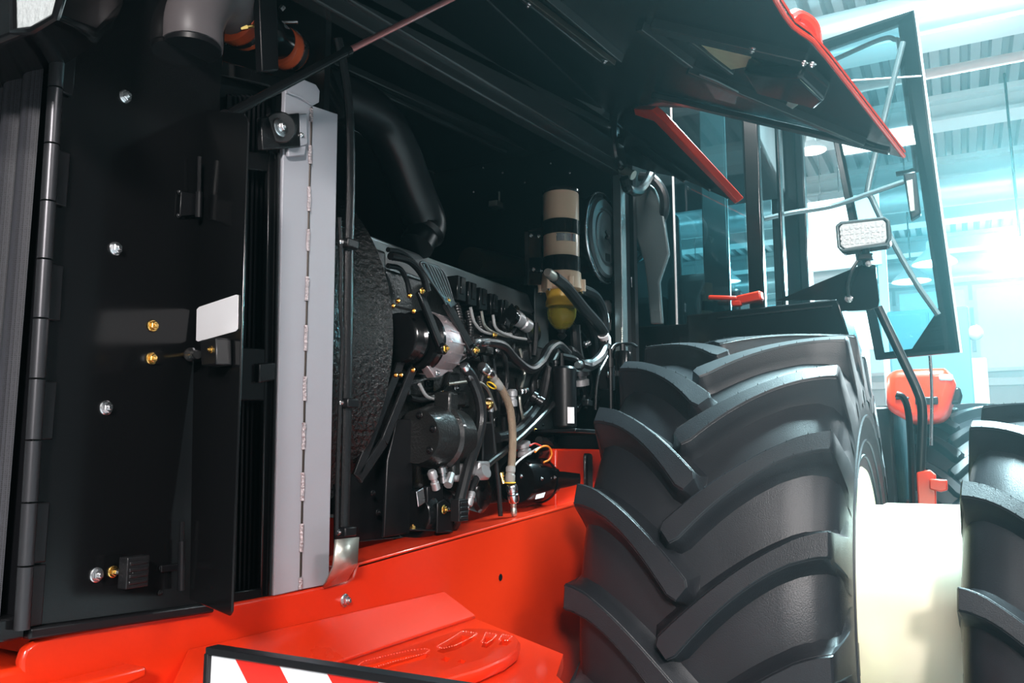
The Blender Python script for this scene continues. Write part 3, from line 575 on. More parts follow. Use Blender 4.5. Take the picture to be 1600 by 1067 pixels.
# alternator
A0 = C(634, 530, X=-1.40); ay = V((0, 1, 0))
alt = ob('alternator', MB().lathe(A0+ay*.05, ay, [(0, .055), (.01, .088), (.05, .094), (.10, .094), (.135, .085), (.15, .06)], 36), 'aluminium', T, 'bare aluminium alternator body with black pulley')
ob('pulley', MB().lathe(A0-ay*.05, ay, [(0, .03), (.0, .06), (.008, .072), (.016, .062), (.024, .072), (.032, .062), (.04, .072), (.048, .062), (.056, .074), (.066, .074), (.07, .03)], 32), 'black_paint', alt)
ob('stator_band', MB().lathe(A0+ay*.03, ay, [(0, .05), (.0, .086), (.012, .09), (.024, .086), (.03, .094), (.04, .094)], 32), 'black_paint', alt)
for k in range(10):
    an = R(-60+k*20); d = V((math.cos(an), 0, math.sin(an)))
    ob('cooling_rib', MB().bar(A0+ay*.1+d*.093, A0+ay*.18+d*.09, .004, .008, up=d), 'aluminium', alt)
for (p0, p1, w1) in (((655, 455), (690, 545), .028), ((695, 470), (738, 548), .034)):
    a_, b_ = C(*p0, X=-1.335), C(*p1, X=-1.30)
    br = ob('alternator_strap', MB().bar(a_, b_, w1, .014, up=OUT).cyl(b_-V((.01, 0, 0)), b_+V((.012, 0, 0)), w1*.62, n=14), 'black_paint', T, 'black cast strap over the alternator', bevel=.004)
    bolt(b_+V((.012, 0, 0)), OUT, .012, br, 'brass'); bolt(a_+V((.008, 0, 0)), OUT, .010, br, 'brass')
ob('alternator_ear', MB().prism(cpoly([(668, 572), (716, 566), (742, 550), (690, 588), (680, 590)], -1.35), (-.03, 0, 0)), 'aluminium', alt, bevel=.004)
bolt(C(683, 583, X=-1.345), OUT, .009, alt)
# belt: straight runs
for (p0, p1) in (((672, 508), (600, 690)), ((628, 560), (556, 745)), ((600, 690), (560, 748))):
    ob('drive_belt', MB().bar(C(*p0, X=-1.40), C(*p1, X=-1.40), .030, .009, up=OUT), 'hose_rubber', T, 'black drive belt running down from the alternator', bevel=.002)
# lower pump
B0 = C(660, 682, X=-1.40)
pm = ob('compressor', MB().lathe(B0-ay*.03, ay, [(0, .05), (.0, .078), (.05, .09), (.09, .094), (.10, .104), (.116, .104), (.122, .092), (.2, .088), (.215, .07), (.22, .0)], 36), 'cast_black', T, 'glossy black round pump below the alternator')
ob('flange_lug', MB().obox(B0+V((.03, .08, .1)), .06, .05, .07), 'cast_black', pm, bevel=.008); ob('flange_lug', MB().obox(B0+V((.0, .10, -.09)), .12, .04, .05), 'cast_black', pm, bevel=.008)
for an in (20, 80, 140, 320): bolt(B0-ay*.032+V((math.cos(R(an))*.062, 0, math.sin(R(an))*.062)), -ay, .011, pm, 'black_satin')
ob('pump_head', MB().obox(C(745, 690, X=-1.41), .09, .07, .13), 'black_satin', pm, bevel=.006)
ob('guard_plate', xplate([(620, 655), (644, 655), (646, 832), (600, 840), (606, 720)], -1.42, -.01), 'black_satin', T, 'flat black guard plate beside the pump', bevel=.003)
for (x, y) in ((590, 800), (628, 750), (607, 745), (582, 770)): bolt(C(x, y, X=-1.44), OUT, .008, bpy.data.objects['guard_plate'], 'black_satin')
ob('skid_plate', xplate([(525, 690), (612, 690), (645, 838), (525, 850)], -1.47, -.01), 'black_satin', T, 'black lower bay plate', bevel=.003)
# starter motor
s0 = C(806, 752, X=-1.42)
sm = ob('starter_motor', MB().lathe(s0, ay, [(0, .04), (.0, .076), (.01, .082), (.17, .082), (.175, .086), (.2, .086), (.205, .082), (.40, .078), (.42, .06), (.5, .05)], 32), 'black_paint', T, 'glossy black starter motor low in the engine bay')
ob('solenoid', MB().lathe(s0+V((.0, .1, .10)), ay, [(0, .02), (.0, .045), (.2, .045), (.21, .03)], 24), 'black_paint', sm)
for (x, y) in ((846, 748), (866, 746), (814, 744)): bolt(C(x, y, X=-1.335), OUT, .007, sm)
ob('end_gear', MB().obox(s0+V((.03, .47, .02)), .12, .07, .16), 'cast_black', sm, bevel=.012)
ob('nameplate', xplate([(838, 773), (852, 769), (849, 777), (836, 780)], -1.325, .001), 'white_label', sm, 'small pale nameplate')
ob('terminal_cap', MB().tube(path([(842, 688), (855, 692), (861, 705), (858, 718)], -1.40), .016, 10, 5), 'cast_black', sm)
# hydraulic pump cluster low left
c1 = C(640, 805, X=-1.42)
hpz = ob('hydraulic_pump', MB().lathe(c1, ay, [(0, .05), (0, .07), (.03, .078), (.05, .078), (.055, .06), (.13, .06), (.14, .078), (.17, .078)], 28).obox(C(690, 790, X=-1.44), .06, .16, .06), 'black_paint', T, 'glossy black hydraulic pump above the rail', bevel=.004)
ob('end_cover', MB().lathe(C(752, 772, X=-1.42), OUT, [(-.06, .05), (.0, .062), (.01, .05), (.012, .02), (.02, .02)], 26), 'black_paint', hpz)
ob('chrome_band', xplate([(651, 768), (662, 762), (665, 785), (654, 792)], -1.335, -.004), 'steel', hpz, bevel=.002)
bx = ob('valve_bracket', xplate([(668, 760), (692, 757), (693, 785), (668, 786)], -1.36, -.02), 'black_satin', T, 'square black bracket in front of the pump', bevel=.003)
wc = ob('port_casting', MB().obox(C(712, 738, X=-1.37), .05, .075, .055).obox(C(748, 735, X=-1.37), .05, .07, .06).obox(C(730, 734, X=-1.38), .04, .10, .035), 'pale_casting', T, 'pale cast port block between the hoses', bevel=.010, seg=3)
ob('port_boss', MB().cyl(C(752, 740, X=-1.35), C(760, 736, X=-1.33), .022, n=14), 'pale_casting', wc); ob('port_boss', MB().cyl(C(705, 742, X=-1.345), C(700, 758, X=-1.335), .013, n=10), 'pale_casting', wc)
# rubber knob bracket on rail
kb = ob('stop_bracket', xplate([(684, 786), (694, 780), (706, 790), (708, 832), (683, 833)], -1.34, -.006).prism([C(640, 829, X=-1.38), C(706, 832, X=-1.33), C(706, 824, X=-1.40), C(652, 822, X=-1.43)], (0, 0, .005)), 'black_satin', T, 'black angled stop bracket with rubber buffer on the rail', bevel=.002)
k0 = C(693, 796, X=-1.335)
bolt(k0, OUT, .013, kb, 'brass'); ob('stud', MB().cyl(k0, k0+V((.03, .04, 0)), .005, n=10), 'steel', kb)
kp = C(718, 797, X=-1.30); km = MB().obox(kp, .03, .052, .062)
for k in range(4): km.obox(kp+V((.016, 0, -.02+k*.0135)), .004, .042, .008)
ob('rubber_buffer', km, 'hose_rubber', kb, 'ribbed black rubber buffer', bevel=.005)
bolt(C(645, 826, X=-1.385), (0, 0, 1), .011, kb, 'brass')
# ---- hoses
def hose(pts, X, rpx, label, m='hose_rubber', sub=8, rib=0, n=10, name='hose'):
    P = path(pts, X); dist = (CROT.transposed() @ (P[len(P)//2]-CAM)).z*-1
    return ob(name, MB().tube(P, rpx*dist/FPX, n, sub, rib=rib), m, T, label)
def ferrule(h, p, q, X, rpx, m='steel', name='ferrule'):
    a_, b_ = C(*p, X=X), C(*q, X=X); r = rpx*3/FPX*.9
    ax = b_-a_; L = ax.length
    return ob(name, MB().lathe(a_, ax, [(0, r*.8), (L*.1, r), (L*.35, r), (L*.4, r*.86), (L*.5, r*.86), (L*.55, r), (L*.9, r), (L, r*.8)], 12), m, h)
h = hose([(742, 534), (762, 534), (786, 540), (806, 562), (828, 577), (846, 566), (858, 546), (872, 538), (888, 552)], -1.36, 7, 'thick black hose curving from alternator to fuel lines'); ferrule(h, (738, 534), (762, 535), -1.36, 8)
h = hose([(727, 576), (738, 592), (749, 622), (752, 655), (745, 690), (733, 725), (724, 760), (716, 792)], -1.33, 9, 'thick black twin hose hanging in front of the pump'); ferrule(h, (724, 570), (737, 592), -1.33, 8)
h = hose([(757, 578), (772, 592), (786, 612), (797, 640), (801, 680), (800, 715), (797, 752)], -1.34, 6.2, 'braided tan hydraulic hose with clear sleeves', 'braid', n=12)
ferrule(h, (752, 572), (768, 586), -1.34, 9, 'steel'); ferrule(h, (764, 582), (782, 606), -1.34, 7.5, 'clear_sleeve', 'sleeve'); ferrule(h, (798, 728), (797, 754), -1.34, 8, 'clear_sleeve', 'sleeve')
ferrule(h, (799, 757), (803, 785), -1.34, 9.5, 'steel'); ferrule(h, (802, 782), (803, 806), -1.34, 5, 'zinc', 'pipe_stub')
ob('tie', MB().ring(C(797, 754, X=-1.34), (0, 0, 1), .017, .0025, 16, 5), 'yellow_label', h, 'thin yellow cable tie')
ob('tie', MB().ring(C(768, 602, X=-1.34), (.2, .4, .6), .017, .0025, 16, 5), 'yellow_label', h, 'thin yellow cable tie')
h = hose([(766, 640), (770, 680), (775, 725), (780, 770), (782, 806)], -1.37, 3.8, 'thin straight black pipe behind the braided hose'); ferrule(h, (764, 622), (767, 644), -1.37, 5, 'pale_casting')
ob('elbow_fitting', MB().ball(C(763, 632, X=-1.37), .018).cyl(C(752, 632, X=-1.37), C(764, 632, X=-1.37), .012, n=8), 'brass', h, 'brass elbow fitting')
h = hose([(868, 628), (830, 668), (795, 700), (762, 726), (748, 742), (738, 762), (734, 780)], -1.36, 5.5, 'black hose running diagonally down to the port block'); ferrule(h, (737, 768), (731, 790), -1.36, 7, 'pale_casting'); ferrule(h, (731, 790), (728, 804), -1.36, 4)
h = hose([(856, 575), (852, 600), (845, 628), (826, 656), (804, 676), (776, 684)], -1.39, 8, 'thick ribbed black hose behind the braided hose', rib=.06, sub=14)
hose([(862, 570), (872, 548), (866, 535), (852, 548), (846, 570), (832, 600), (838, 640)], -1.42, 5, 'black cable looping beside the canister')
h = hose([(866, 433), (884, 448), (912, 482), (938, 512), (946, 534), (938, 558), (920, 572), (906, 570)], -1.30, 8.5, 'thick black fuel hose sweeping down from the filter head'); ferrule(h, (855, 425), (878, 443), -1.30, 9, 'zinc'); ferrule(h, (924, 567), (902, 570), -1.30, 8, 'fairing')
ob('tape', MB().tube(path([(942, 522), (946, 530), (946, 538)], -1.30), .0235, 12, 2), 'white_label', h, 'white tape band')
h = hose([(908, 452), (928, 462), (940, 484), (944, 510), (944, 540)], -1.36, 8.5, 'black fuel hose behind the filter bowl'); ob('tape', MB().tube(path([(942, 491), (943.5, 498), (944, 504)], -1.36), .0235, 12, 2), 'white_label', h, 'white tape band')
hose([(900, 478), (916, 495), (928, 520), (932, 556)], -1.40, 8, 'black fuel hose nearest the bowl')
hose([(898, 508), (900, 540), (905, 566)], -1.42, 9, 'short upright black hose under the bowl')
hose([(888, 548), (896, 552), (906, 566), (904, 590)], -1.38, 8, 'short bent black hose on the canister')
hose([(800, 520), (815, 500), (826, 530), (830, 560)], -1.44, 3, 'thin black sensor cable'); hose([(838, 505), (836, 540), (834, 556)], -1.42, 4, 'thin grey pipe beside the pale bracket', 'black_satin')
hose([(985, 540), (962, 538), (948, 560), (934, 590), (930, 640)], -1.24, 2.4, 'thin black wire arching from the small cylinder')
hose([(610, 400), (640, 408), (660, 430), (668, 455)], -1.5, 6, 'thick black wiring loom over the engine front', rib=.1, sub=14); hose([(606, 390), (630, 396), (655, 418)], -1.52, 4, 'black cable along the valve cover')
hose([(606, 415), (625, 420), (636, 440), (640, 460)], -1.53, 4, 'black cable behind the shroud edge')
for k in range(6):
    dx = k*5.0-6; X = -1.30-.012*k
    hose([(706+dx*.3, 480-k), (690+dx*.4, 460), (668+dx*.6, 425+k*2), (662+dx*.9, 411+k), (672+dx, 413+k*2), (684+dx*.8, 440), (700+dx*.5, 476)], X, 2.0, 'loop of thin black cable in a tied bundle', sub=6, n=7, name='cable_loop')
hose([(700, 478), (716, 500), (728, 530), (732, 560)], -1.34, 2.5, 'thin black cable below the tied bundle')
hose([(836, 706), (846, 698), (857, 698), (862, 708), (858, 718), (850, 722)], -1.35, 1.6, 'loose orange wire at the starter', 'orange_wire', name='wire'); hose([(828, 696), (836, 693), (846, 697)], -1.35, 1.4, 'short red wire at the starter', 'red_wire', name='wire')
hose([(845, 698), (824, 710), (806, 725), (795, 745)], -1.36, 1.6, 'thin pale wire at the starter', 'white_wire', name='wire')
for i, pts in enumerate(([(770, 560), (776, 600), (780, 640)], [(786, 540), (792, 590), (786, 640), (790, 690)], [(752, 545), (756, 570), (750, 600)], [(806, 590), (812, 640), (800, 690)], [(818, 640), (840, 600), (850, 570)], [(700, 580), (690, 610), (660, 625), (640, 622)], [(790, 600), (800, 620), (806, 650)], [(610, 600), (640, 600), (664, 592), (676, 586)],
                         [(905, 590), (912, 620), (900, 640)], [(912, 560), (925, 600), (915, 640)], [(880, 640), (915, 625), (930, 610)], [(800, 660), (830, 640), (856, 590)], [(890, 500), (915, 530), (925, 560)], [(905, 622), (925, 616), (940, 630)])):
    hose(pts, -1.44-.004*i, 3+(i % 3)*1.2, ['black cable at the engine side', 'black tube among the engine hoses', 'dark hose in the engine clutter'][i % 3])
def fitting(x, y, X, r, L, ax, m, label):
    p = C(x, y, X=X); ax = V(ax).normalized()
    return ob('pipe_fitting', MB().lathe(p, ax, [(0, r*.7), (L*.1, r), (L*.4, r), (L*.45, r*.7), (L*.6, r*.7), (L*.65, r*.9), (L, r*.9)], 12), m, T, label)
fitting(802, 494, -1.43, .03, .10, (0.1, .95, -.25), 'pale_casting', 'bright sensor body at the end of the valve cover'); fitting(795, 492, -1.43, .034, .03, (0.1, .95, -.25), 'black_paint', 'black sensor collar at the valve cover')
fitting(800, 608, -1.38, .018, .06, (0, .1, -1), 'pale_casting', 'pale pipe elbow beside the braided hose'); fitting(812, 612, -1.40, .014, .04, (.2, 1, .2), 'steel', 'steel union behind the braided hose')
fitting(830, 618, -1.38, .022, .05, (.7, .3, -.5), 'black_satin', 'black threaded union beside the canister'); fitting(690, 728, -1.36, .016, .05, (.1, .1, -1), 'steel', 'steel nut above the valve bracket')
fitting(674, 735, -1.35, .014, .06, (0, .5, -1), 'pale_casting', 'pale hose end above the valve bracket'); fitting(904, 574, -1.31, .012, .04, (0, 1, 0), 'steel', 'steel hose union at the canister'); fitting(912, 540, -1.36, .014, .03, (.5, .5, .4), 'steel', 'steel hose union below the bowl')
fitting(868, 562, -1.36, .013, .04, (0, 0, -1), 'black_satin', 'black plug on top of the canister'); fitting(815, 690, -1.40, .030, .05, (0.1, .3, -1), 'pale_casting', 'pale solenoid cap above the starter'); fitting(905, 576, -1.36, .04, .07, (0, .2, -1), 'pale_casting', 'pale filter cap behind the canister')
fitting(946, 470, -1.42, .030, .14, (0, 0, -1), 'pale_casting', 'pale cylinder behind the fuel hoses'); fitting(782, 738, -1.40, .012, .04, (0.3, 0, -1), 'brass', 'brass nut at the thin pipe')
ob('mount_plate', xplate([(836, 450), (857, 446), (858, 556), (836, 548)], -1.50, -.006), 'fairing', T, 'pale grey mounting plate behind the fuel filter', bevel=.003)
ob('mount_bracket', xplate([(826, 360), (846, 360), (846, 445), (826, 445)], -1.46, -.02), 'black_paint', T, 'black bracket behind the fuel filter', bevel=.003)
for x, y in ((829, 368), (841, 369), (833, 421), (845, 423)): bolt(C(x, y, X=-1.455), OUT, .008, bpy.data.objects['mount_bracket'])
ob('upper_duct', MB().tube([C(735, 408, X=-1.75), C(800, 420, X=-1.75), C(870, 436, X=-1.75)], .06, 16, 3), 'channel_brown', T, 'dark brown duct above the valve cover')
# ---- fuel filter
XFF = -1.40; f0 = C(880, 478, X=XFF); f1 = C(874, 306, X=XFF); fx, fy = (f0.x+f1.x)/2, (f0.y+f1.y)/2
def fz(y): return C(877, y, X=XFF).z
ff = ob('fuel_filter', MB().lathe((fx, fy, 0), (0, 0, 1), [(fz(432), .074), (fz(306), .074), (fz(303), .070)], 40), 'beige_plastic', T, 'beige fuel filter canister with two black bands')
def cring(y0, y1, r0, r1, m, name, lab=None, n=40): return ob(name, MB().lathe((fx, fy, 0), (0, 0, 1), [(fz(y1), r0), (fz(y1), r1), (fz(y0), r1), (fz(y0), r0)], n, close=False), m, ff, lab)
cring(348, 370, .07, .0765, 'black_paint', 'band', 'black band'); cring(404, 427, .07, .0775, 'black_paint', 'band', 'black band'); 
ob('cap', MB().lathe((fx, fy, 0), (0, 0, 1), [(fz(305), .072), (fz(303), .077), (fz(300), .077), (fz(299), .05), (fz(299), .012), (fz(293), .012), (fz(292), .006)], 32), 'black_paint', ff)
ob('collar', MB().lathe((fx, fy, 0), (0, 0, 1), [(fz(455), .074), (fz(453), .084), (fz(428), .08), (fz(426), .074)], 40), 'beige_plastic', ff, 'beige lobed collar')
for k in range(6):
    an = R(k*60+20); p = V((fx+.086*math.cos(an), fy+.086*math.sin(an), 0))
    ob('collar_lobe', MB().cyl(p+V((0, 0, fz(456))), p+V((0, 0, fz(438))), .012, n=10), 'beige_plastic', ff); bolt(p+V((0, 0, fz(456))), (0, 0, -1), .008, ff)
ob('bowl_ring', MB().lathe((fx, fy, 0), (0, 0, 1), [(fz(480), .055), (fz(478), .066), (fz(472), .066), (fz(466), .060), (fz(456), .066), (fz(452), .066)], 36), 'yellow_plastic', ff, 'yellow plastic bowl ring')
bowl = [(fz(516), .016), (fz(513), .03), (fz(506), .046), (fz(496), .057), (fz(486), .060), (fz(479), .056)]
ob('sight_bowl', MB().lathe((fx, fy, 0), (0, 0, 1), bowl, 36), 'amber_glass', ff, 'clear amber sight bowl')
ob('drain_valve', MB().lathe((fx, fy, 0), (0, 0, 1), [(fz(530), .008), (fz(524), .02), (fz(520), .012), (fz(514), .018)], 12), 'black_satin', ff)
def wrap(y0, y1, a0, a1, r, m, name, lab, par, cx=fx, cy=fy, zf=fz):
    u, w_, a = frame_of((0, 0, 1)); vs = []; n = 10
    for i in range(n+1):
        an = R(a0+(a1-a0)*i/n); d = V((math.cos(an), math.sin(an), 0))*r
        vs += [V((cx, cy, zf(y0)))+d, V((cx, cy, zf(y1)))+d, V((cx, cy, zf(y0)))+d*.985, V((cx, cy, zf(y1)))+d*.985]
    fs = [(4*i, 4*i+1, 4*i+5, 4*i+4) for i in range(n)]
    return ob(name, MB().add(vs, fs), m, par, lab)
wrap(371, 383, -80, -15, .0752, 'steel', 'nameplate', 'silver nameplate', ff)
ob('filter_arm', MB().box(fx-.13, fx-.06, fy-.02, fy+.02, fz(425), fz(408)).box(fx-.13, fx-.06, fy-.02, fy+.02, fz(368), fz(352)), 'black_paint', ff, bevel=.004)
# ---- black canister with label, small cylinder with blue label
def canister(x, y0, y1, X, r, m, name, label):
    a_, b_ = C(x, y0, X=X), C(x, y1, X=X); cx, cy = (a_.x+b_.x)/2, (a_.y+b_.y)/2
    o = ob(name, MB().lathe((cx, cy, 0), (0, 0, 1), [(b_.z, r*.9), (b_.z+.006, r), (a_.z-.012, r), (a_.z-.003, r*.85), (a_.z, r*.4), (a_.z, 0)], 32), m, T, label)
    return o, cx, cy
cn, cx, cy = canister(882, 572, 668, -1.33, .046, 'black_satin', 'black_canister', 'black cylindrical canister with white label'); zf = lambda y: C(882, y, X=-1.33).z
wrap(637, 662, -52, -14, .0466, 'white_label', 'label_patch', 'white label', cn, cx, cy, zf)
ob('top_pipe', MB().cyl((cx-.01, cy, zf(573)), (cx-.01, cy, zf(552)), .009, n=10).tube([(cx-.01, cy, zf(556)), (cx+.02, cy+.06, zf(560)), (cx+.02, cy+.09, zf(572))], .012, 8, 5), 'black_satin', cn)
ob('base_bracket', MB().box(cx-.2, cx+.06, cy-.03, cy+.5, zf(676), zf(670)), 'black_satin', cn, bevel=.004)
cn, cx, cy = canister(974, 548, 648, -1.16, .033, 'black_paint', 'receiver_cylinder', 'slim black cylinder with blue label beside the tyre'); zf = lambda y: C(974, y, X=-1.16).z
ob('band', MB().lathe((cx, cy, 0), (0, 0, 1), [(zf(588), .03), (zf(588), .036), (zf(580), .036), (zf(580), .03)], 28, close=False), 'steel', cn); wrap(568, 579, -60, -22, .0345, 'blue_label', 'label_patch', 'blue label', cn, cx, cy, zf)
ob('top_bracket', MB().tube([(cx-.05, cy-.01, zf(556)), (cx-.03, cy, zf(540)), (cx+.03, cy, zf(538)), (cx+.06, cy, zf(544))], .006, 8, 5).cyl((cx, cy, zf(548)), (cx, cy, zf(538)), .012, n=10), 'black_satin', cn)
ob('side_pipe', MB().cyl((cx-.045, cy-.02, zf(545)), (cx-.045, cy-.02, zf(648)), .009, n=10).cyl((cx-.045, cy-.02, zf(560)), (cx-.045, cy-.02, zf(574)), .014, n=10), 'black_satin', cn)
ob('chain', MB().tube([(cx-.005, cy, zf(540)), (cx-.004, cy+.005, zf(525)), (cx-.004, cy, zf(512))], .0035, 6, 8, rib=.5), 'zinc', cn)
ob('sensor_block', MB().obox(C(948, 590, X=-1.25), .05, .06, .10), 'black_satin', T, 'small black block beside the slim cylinder', bevel=.005)
bolt(C(950, 585, X=-1.22), OUT, .012, bpy.data.objects['sensor_block'])
# ---- air cleaner
ac0 = C(942, 372, X=-1.36)
ac = ob('air_cleaner', MB().lathe(ac0-OUT*.22, OUT, [(0, .19), (.2, .19), (.205, .203), (.225, .203), (.23, .196)], 48), 'black_paint', T, 'round black air cleaner with grooved lid')
ob('lid', MB().lathe(ac0, OUT, [(.008, .0), (.012, .0), (.012, .05), (.018, .062), (.018, .115), (.012, .12), (.012, .128), (.02, .134), (.02, .168), (.010, .18), (.002, .182)], 56, close=False), 'lid_grey', ac, 'grey metal lid with concentric grooves')
ob('rim_wire', MB().ring(ac0+OUT*.004, OUT, .203, .005, 64, 6), 'steel', ac); ob('wing_nut', MB().ball(ac0+OUT*.022, .012).bar(ac0+V((.026, -.03, .022)), ac0+V((.026, .03, -.022)), .012, .006, up=OUT), 'black_satin', ac)
wrap_l = ob('lid_label', MB().prism([ac0+V((.0195, y, z)) for y, z in ((-.02, -.075), (.03, -.07), (.03, -.105), (-.018, -.11))], (.001, 0, 0)), 'black_satin', ac)
ob('lid_shell', MB().lathe(ac0-OUT*.004, OUT, [(0, .203), (.012, .198), (.012, .184), (0, .18)], 56, close=False), 'black_paint', ac)
ob('bay_post', MB().box(-1.33, -1.29, 3.43, 3.49, 1.35, 2.95), 'fairing', T, 'grey upright post at the rear of the engine bay', bevel=.004)
ob('rear_plate', MB().box(-1.36, -1.32, 3.49, 3.70, 1.3, 2.9), 'black_satin', T, 'black plate behind the bay post', bevel=.004)
ob('fairing', MB().prism([C(a_, b_, Y=3.74) for a_, b_ in ((992, 300), (1008, 282), (1024, 294), (1036, 330), (1045, 396), (1030, 440), (1035, 506), (1016, 506), (1010, 440), (1006, 410), (994, 370))], (0, .03, 0)), 'fairing', T, 'pale curved metal fairing in front of the cab', bevel=.008, seg=3)
ob('hose', MB().tube([C(1000, 276, Y=3.70), C(1020, 280, Y=3.70), C(1036, 302, Y=3.72), C(1038, 330, Y=3.75), C(1030, 350, Y=3.8)], .024, 10, 6), 'hose_rubber', T, 'black hose bent over the pale fairing')
ob('warning_tag', MB().prism([C(986, 433, X=-1.315), C(993, 431, X=-1.315), C(994, 447, X=-1.315), C(987, 449, X=-1.315)], (.001, 0, 0)), 'white_label', bpy.data.objects['rear_plate'])
ob('frame_bridge', MB().box(-2.44, -1.34, 3.3, 3.9, 1.0, 1.35), 'black_satin', T, 'black bridge between the frame rails', bevel=.01)
# ================================================================== WHEELS
TR = 1.03
PROF = [(0, .962), (.12, .961), (.24, .955), (.32, .942), (.362, .915), (.388, .872), (.402, .81), (.407, .74), (.403, .66), (.392, .59), (.378, .535), (.362, .505)]
def rc(x):
    x = abs(x)
    for (x0, r0_), (x1, r1_) in zip(PROF, PROF[1:7]):
        if x <= x1: return r0_+(r1_-r0_)*(x-x0)/(x1-x0)
    return PROF[7][1]
def lug_mesh(s):
    m = MB(); rows = []; N = 16
    def row(x, ang, r_top, wdt, dirx, base=None):
        # cross-section; dirx blends the width direction between circumferential and square to the lug's run
        pts = []; d = V((-dirx, math.sqrt(max(0, 1-dirx*dirx))))
        for o_, k in ((-wdt-.06, 0), (-wdt-.030, .08), (-wdt-.010, .42), (-wdt-.002, .93), (-wdt+.003, 1), (wdt-.003, 1), (wdt+.002, .93), (wdt+.012, .42), (wdt+.036, .10), (wdt+.085, 0)):
            xx = x+d.x*o_; b_ = rc(xx)-.010 if base is None else base
            rr = b_+(r_top-b_)*k; aa = ang+d.y*o_/TR
            pts.append((xx, aa, rr))
        return pts
    A = R(17.0 if s > 0 else 15.0)
    def an(u): return A*(1-(1-u)**1.55)
    x0 = -.055 if s > 0 else .03; ln = .378-x0
    rows.append(row(x0-.05, an(0)-.050, rc(.1)-.004, .008, .62)); rows.append(row(x0-.024, an(0)-.026, TR-.030, .018, .62)); rows.append(row(x0-.016, an(0)-.018, TR-.0015, .024, .62))
    for i in range(N+1):
        u = i/N; x = x0+u*ln; sl = math.atan2(TR*A*1.55*(1-u)**.55, ln); dx = math.sin(sl)*(1-max(0, (u-.75)/.25)**1.5)
        rows.append(row(x, an(u), TR-.014*(max(0, x)/.39)**2, .034-.008*math.sin(u*math.pi)+(.002 if u > .8 else 0), dx))
    rows.append(row(.384, A+.002, TR-.022, .036, 0)); rows.append(row(.390, A+.004, TR-.06, .040, 0)); rows.append(row(.398, A+.008, TR-.13, .050, 0, rc(.385)-.05)); rows.append(row(.405, A+.012, TR-.19, .064, 0, .80)); rows.append(row(.409, A+.016, TR-.26, .072, 0, .745))
    vs = []; k = 10
    for rw in rows:
        for (x, a_, r_) in rw: vs.append((s*x, -math.cos(a_)*r_, math.sin(a_)*r_))
    fs = [(i*k+j, i*k+j+1, (i+1)*k+j+1, (i+1)*k+j) for i in range(len(rows)-1) for j in range(k-1)]
    m.add(vs, fs)
    for j in (3, 6):
        ed = [V((s*rw[j][0], -math.cos(rw[j][1])*rw[j][2], math.sin(rw[j][1])*rw[j][2])) for rw in rows[2:-4]]
        m.tube(ed, .0016, 4, 1)
    for i in range(3, len(rows)-5, 2):                       # moulding nubs along both top edges
        for j in (4, 5):
            x, a_, r_ = rows[i][j]; n = V((0, -math.cos(a_), math.sin(a_))); c = V((s*x, 0, 0))+n*r_; t = V((1, 0, 0)); q = n.cross(t)
            m.add([c+t*.0013, c+q*.0013, c-t*.0013, c-q*.0013, c+n*.007+q*.002], [(0, 1, 4), (1, 2, 4), (2, 3, 4), (3, 0, 4)])
    return mesh('lug', m, 'rubber', 33)
LUG = {1: lug_mesh(1), -1: lug_mesh(-1)}
full = [(-x, r) for x, r in PROF[::-1]]+PROF[1:]
tm = MB().lathe((0, 0, 0), (1, 0, 0), full, 144, close=False)
for rr, xx in ((.71, .4055), (.62, .397), (.565, .386)):
    for sg in (1, -1): tm.ring((sg*xx, 0, 0), (1, 0, 0), rr, .006, 96, 6)
TYRE = mesh('tyre', tm, 'rubber', 40)
def wheel(cx, cy, cz, ph, label, parent, n=20, sc_=1, yaw=0):
    W0 = Matrix.Translation(V((cx, cy, cz))) @ Matrix.Rotation(R(yaw), 4, 'Z') @ Matrix.Scale(sc_, 4)
    ty = link('tyre', TYRE, parent, W0, label)
    for sd in (1, -1):
        for i in range(n):
            a_ = R(ph+i*360/n+(0 if sd > 0 else 360/n/2))
            link('lug', LUG[sd], ty, W0 @ Matrix.Rotation(-a_, 4, 'X'))
    return ty
AX = V((-.715, 3.37, TR))
wheel(*AX, 2.0, 'inner front tyre with deep curved chevron lugs beside the engine', T)
wheel(.40, 3.37, .89, -4.6, 'outer tyre at the right edge beyond the cream drum', T, 16, .865, -8)
def rim(cx, s, label, parent=T, cy=AX.y, cz=TR, sc_=1):
    pr = [(-.36, .495), (-.385, .515), (-.375, .525), (-.35, .50), (-.30, .485), (-.25, .46), (.25, .46), (.30, .485), (.35, .50), (.375, .525), (.385, .515), (.36, .495), (.30, .465), (.24, .445), (.02, .44), (.0, .30), (-.02, .30), (-.04, .44), (-.24, .445), (-.30, .465), (-.36, .495)]
    o = ob('wheel_rim', MB().lathe((cx, cy, cz), (1, 0, 0), [(t*sc_, r_*sc_) for t, r_ in pr], 72, close=False), 'rim_cream', parent, label)
    return o
rim(AX.x, 1, 'cream wheel rim of the inner tyre'); rim(.42, 1, 'cream wheel rim of the outer tyre', T, AX.y, .89, .8)
hub = ob('wheel_spacer', MB().lathe((-.62, AX.y, TR), (1, 0, 0), [(0, .30), (0, .385), (.345, .385), (.36, .393), (.80, .393), (.81, .37), (.85, .37)], 80), 'cream_paint', T, 'cream painted drum joining the dual wheels', bevel=.004)
ob('valve_guard', MB().box(-.345, -.335, 2.95, 2.97, .9, 1.0), 'black_satin', hub)
ob('axle', MB().cyl((-1.86, AX.y, TR), (-.6, AX.y, TR), .2, n=24), 'red_paint', T, 'red front axle tube')
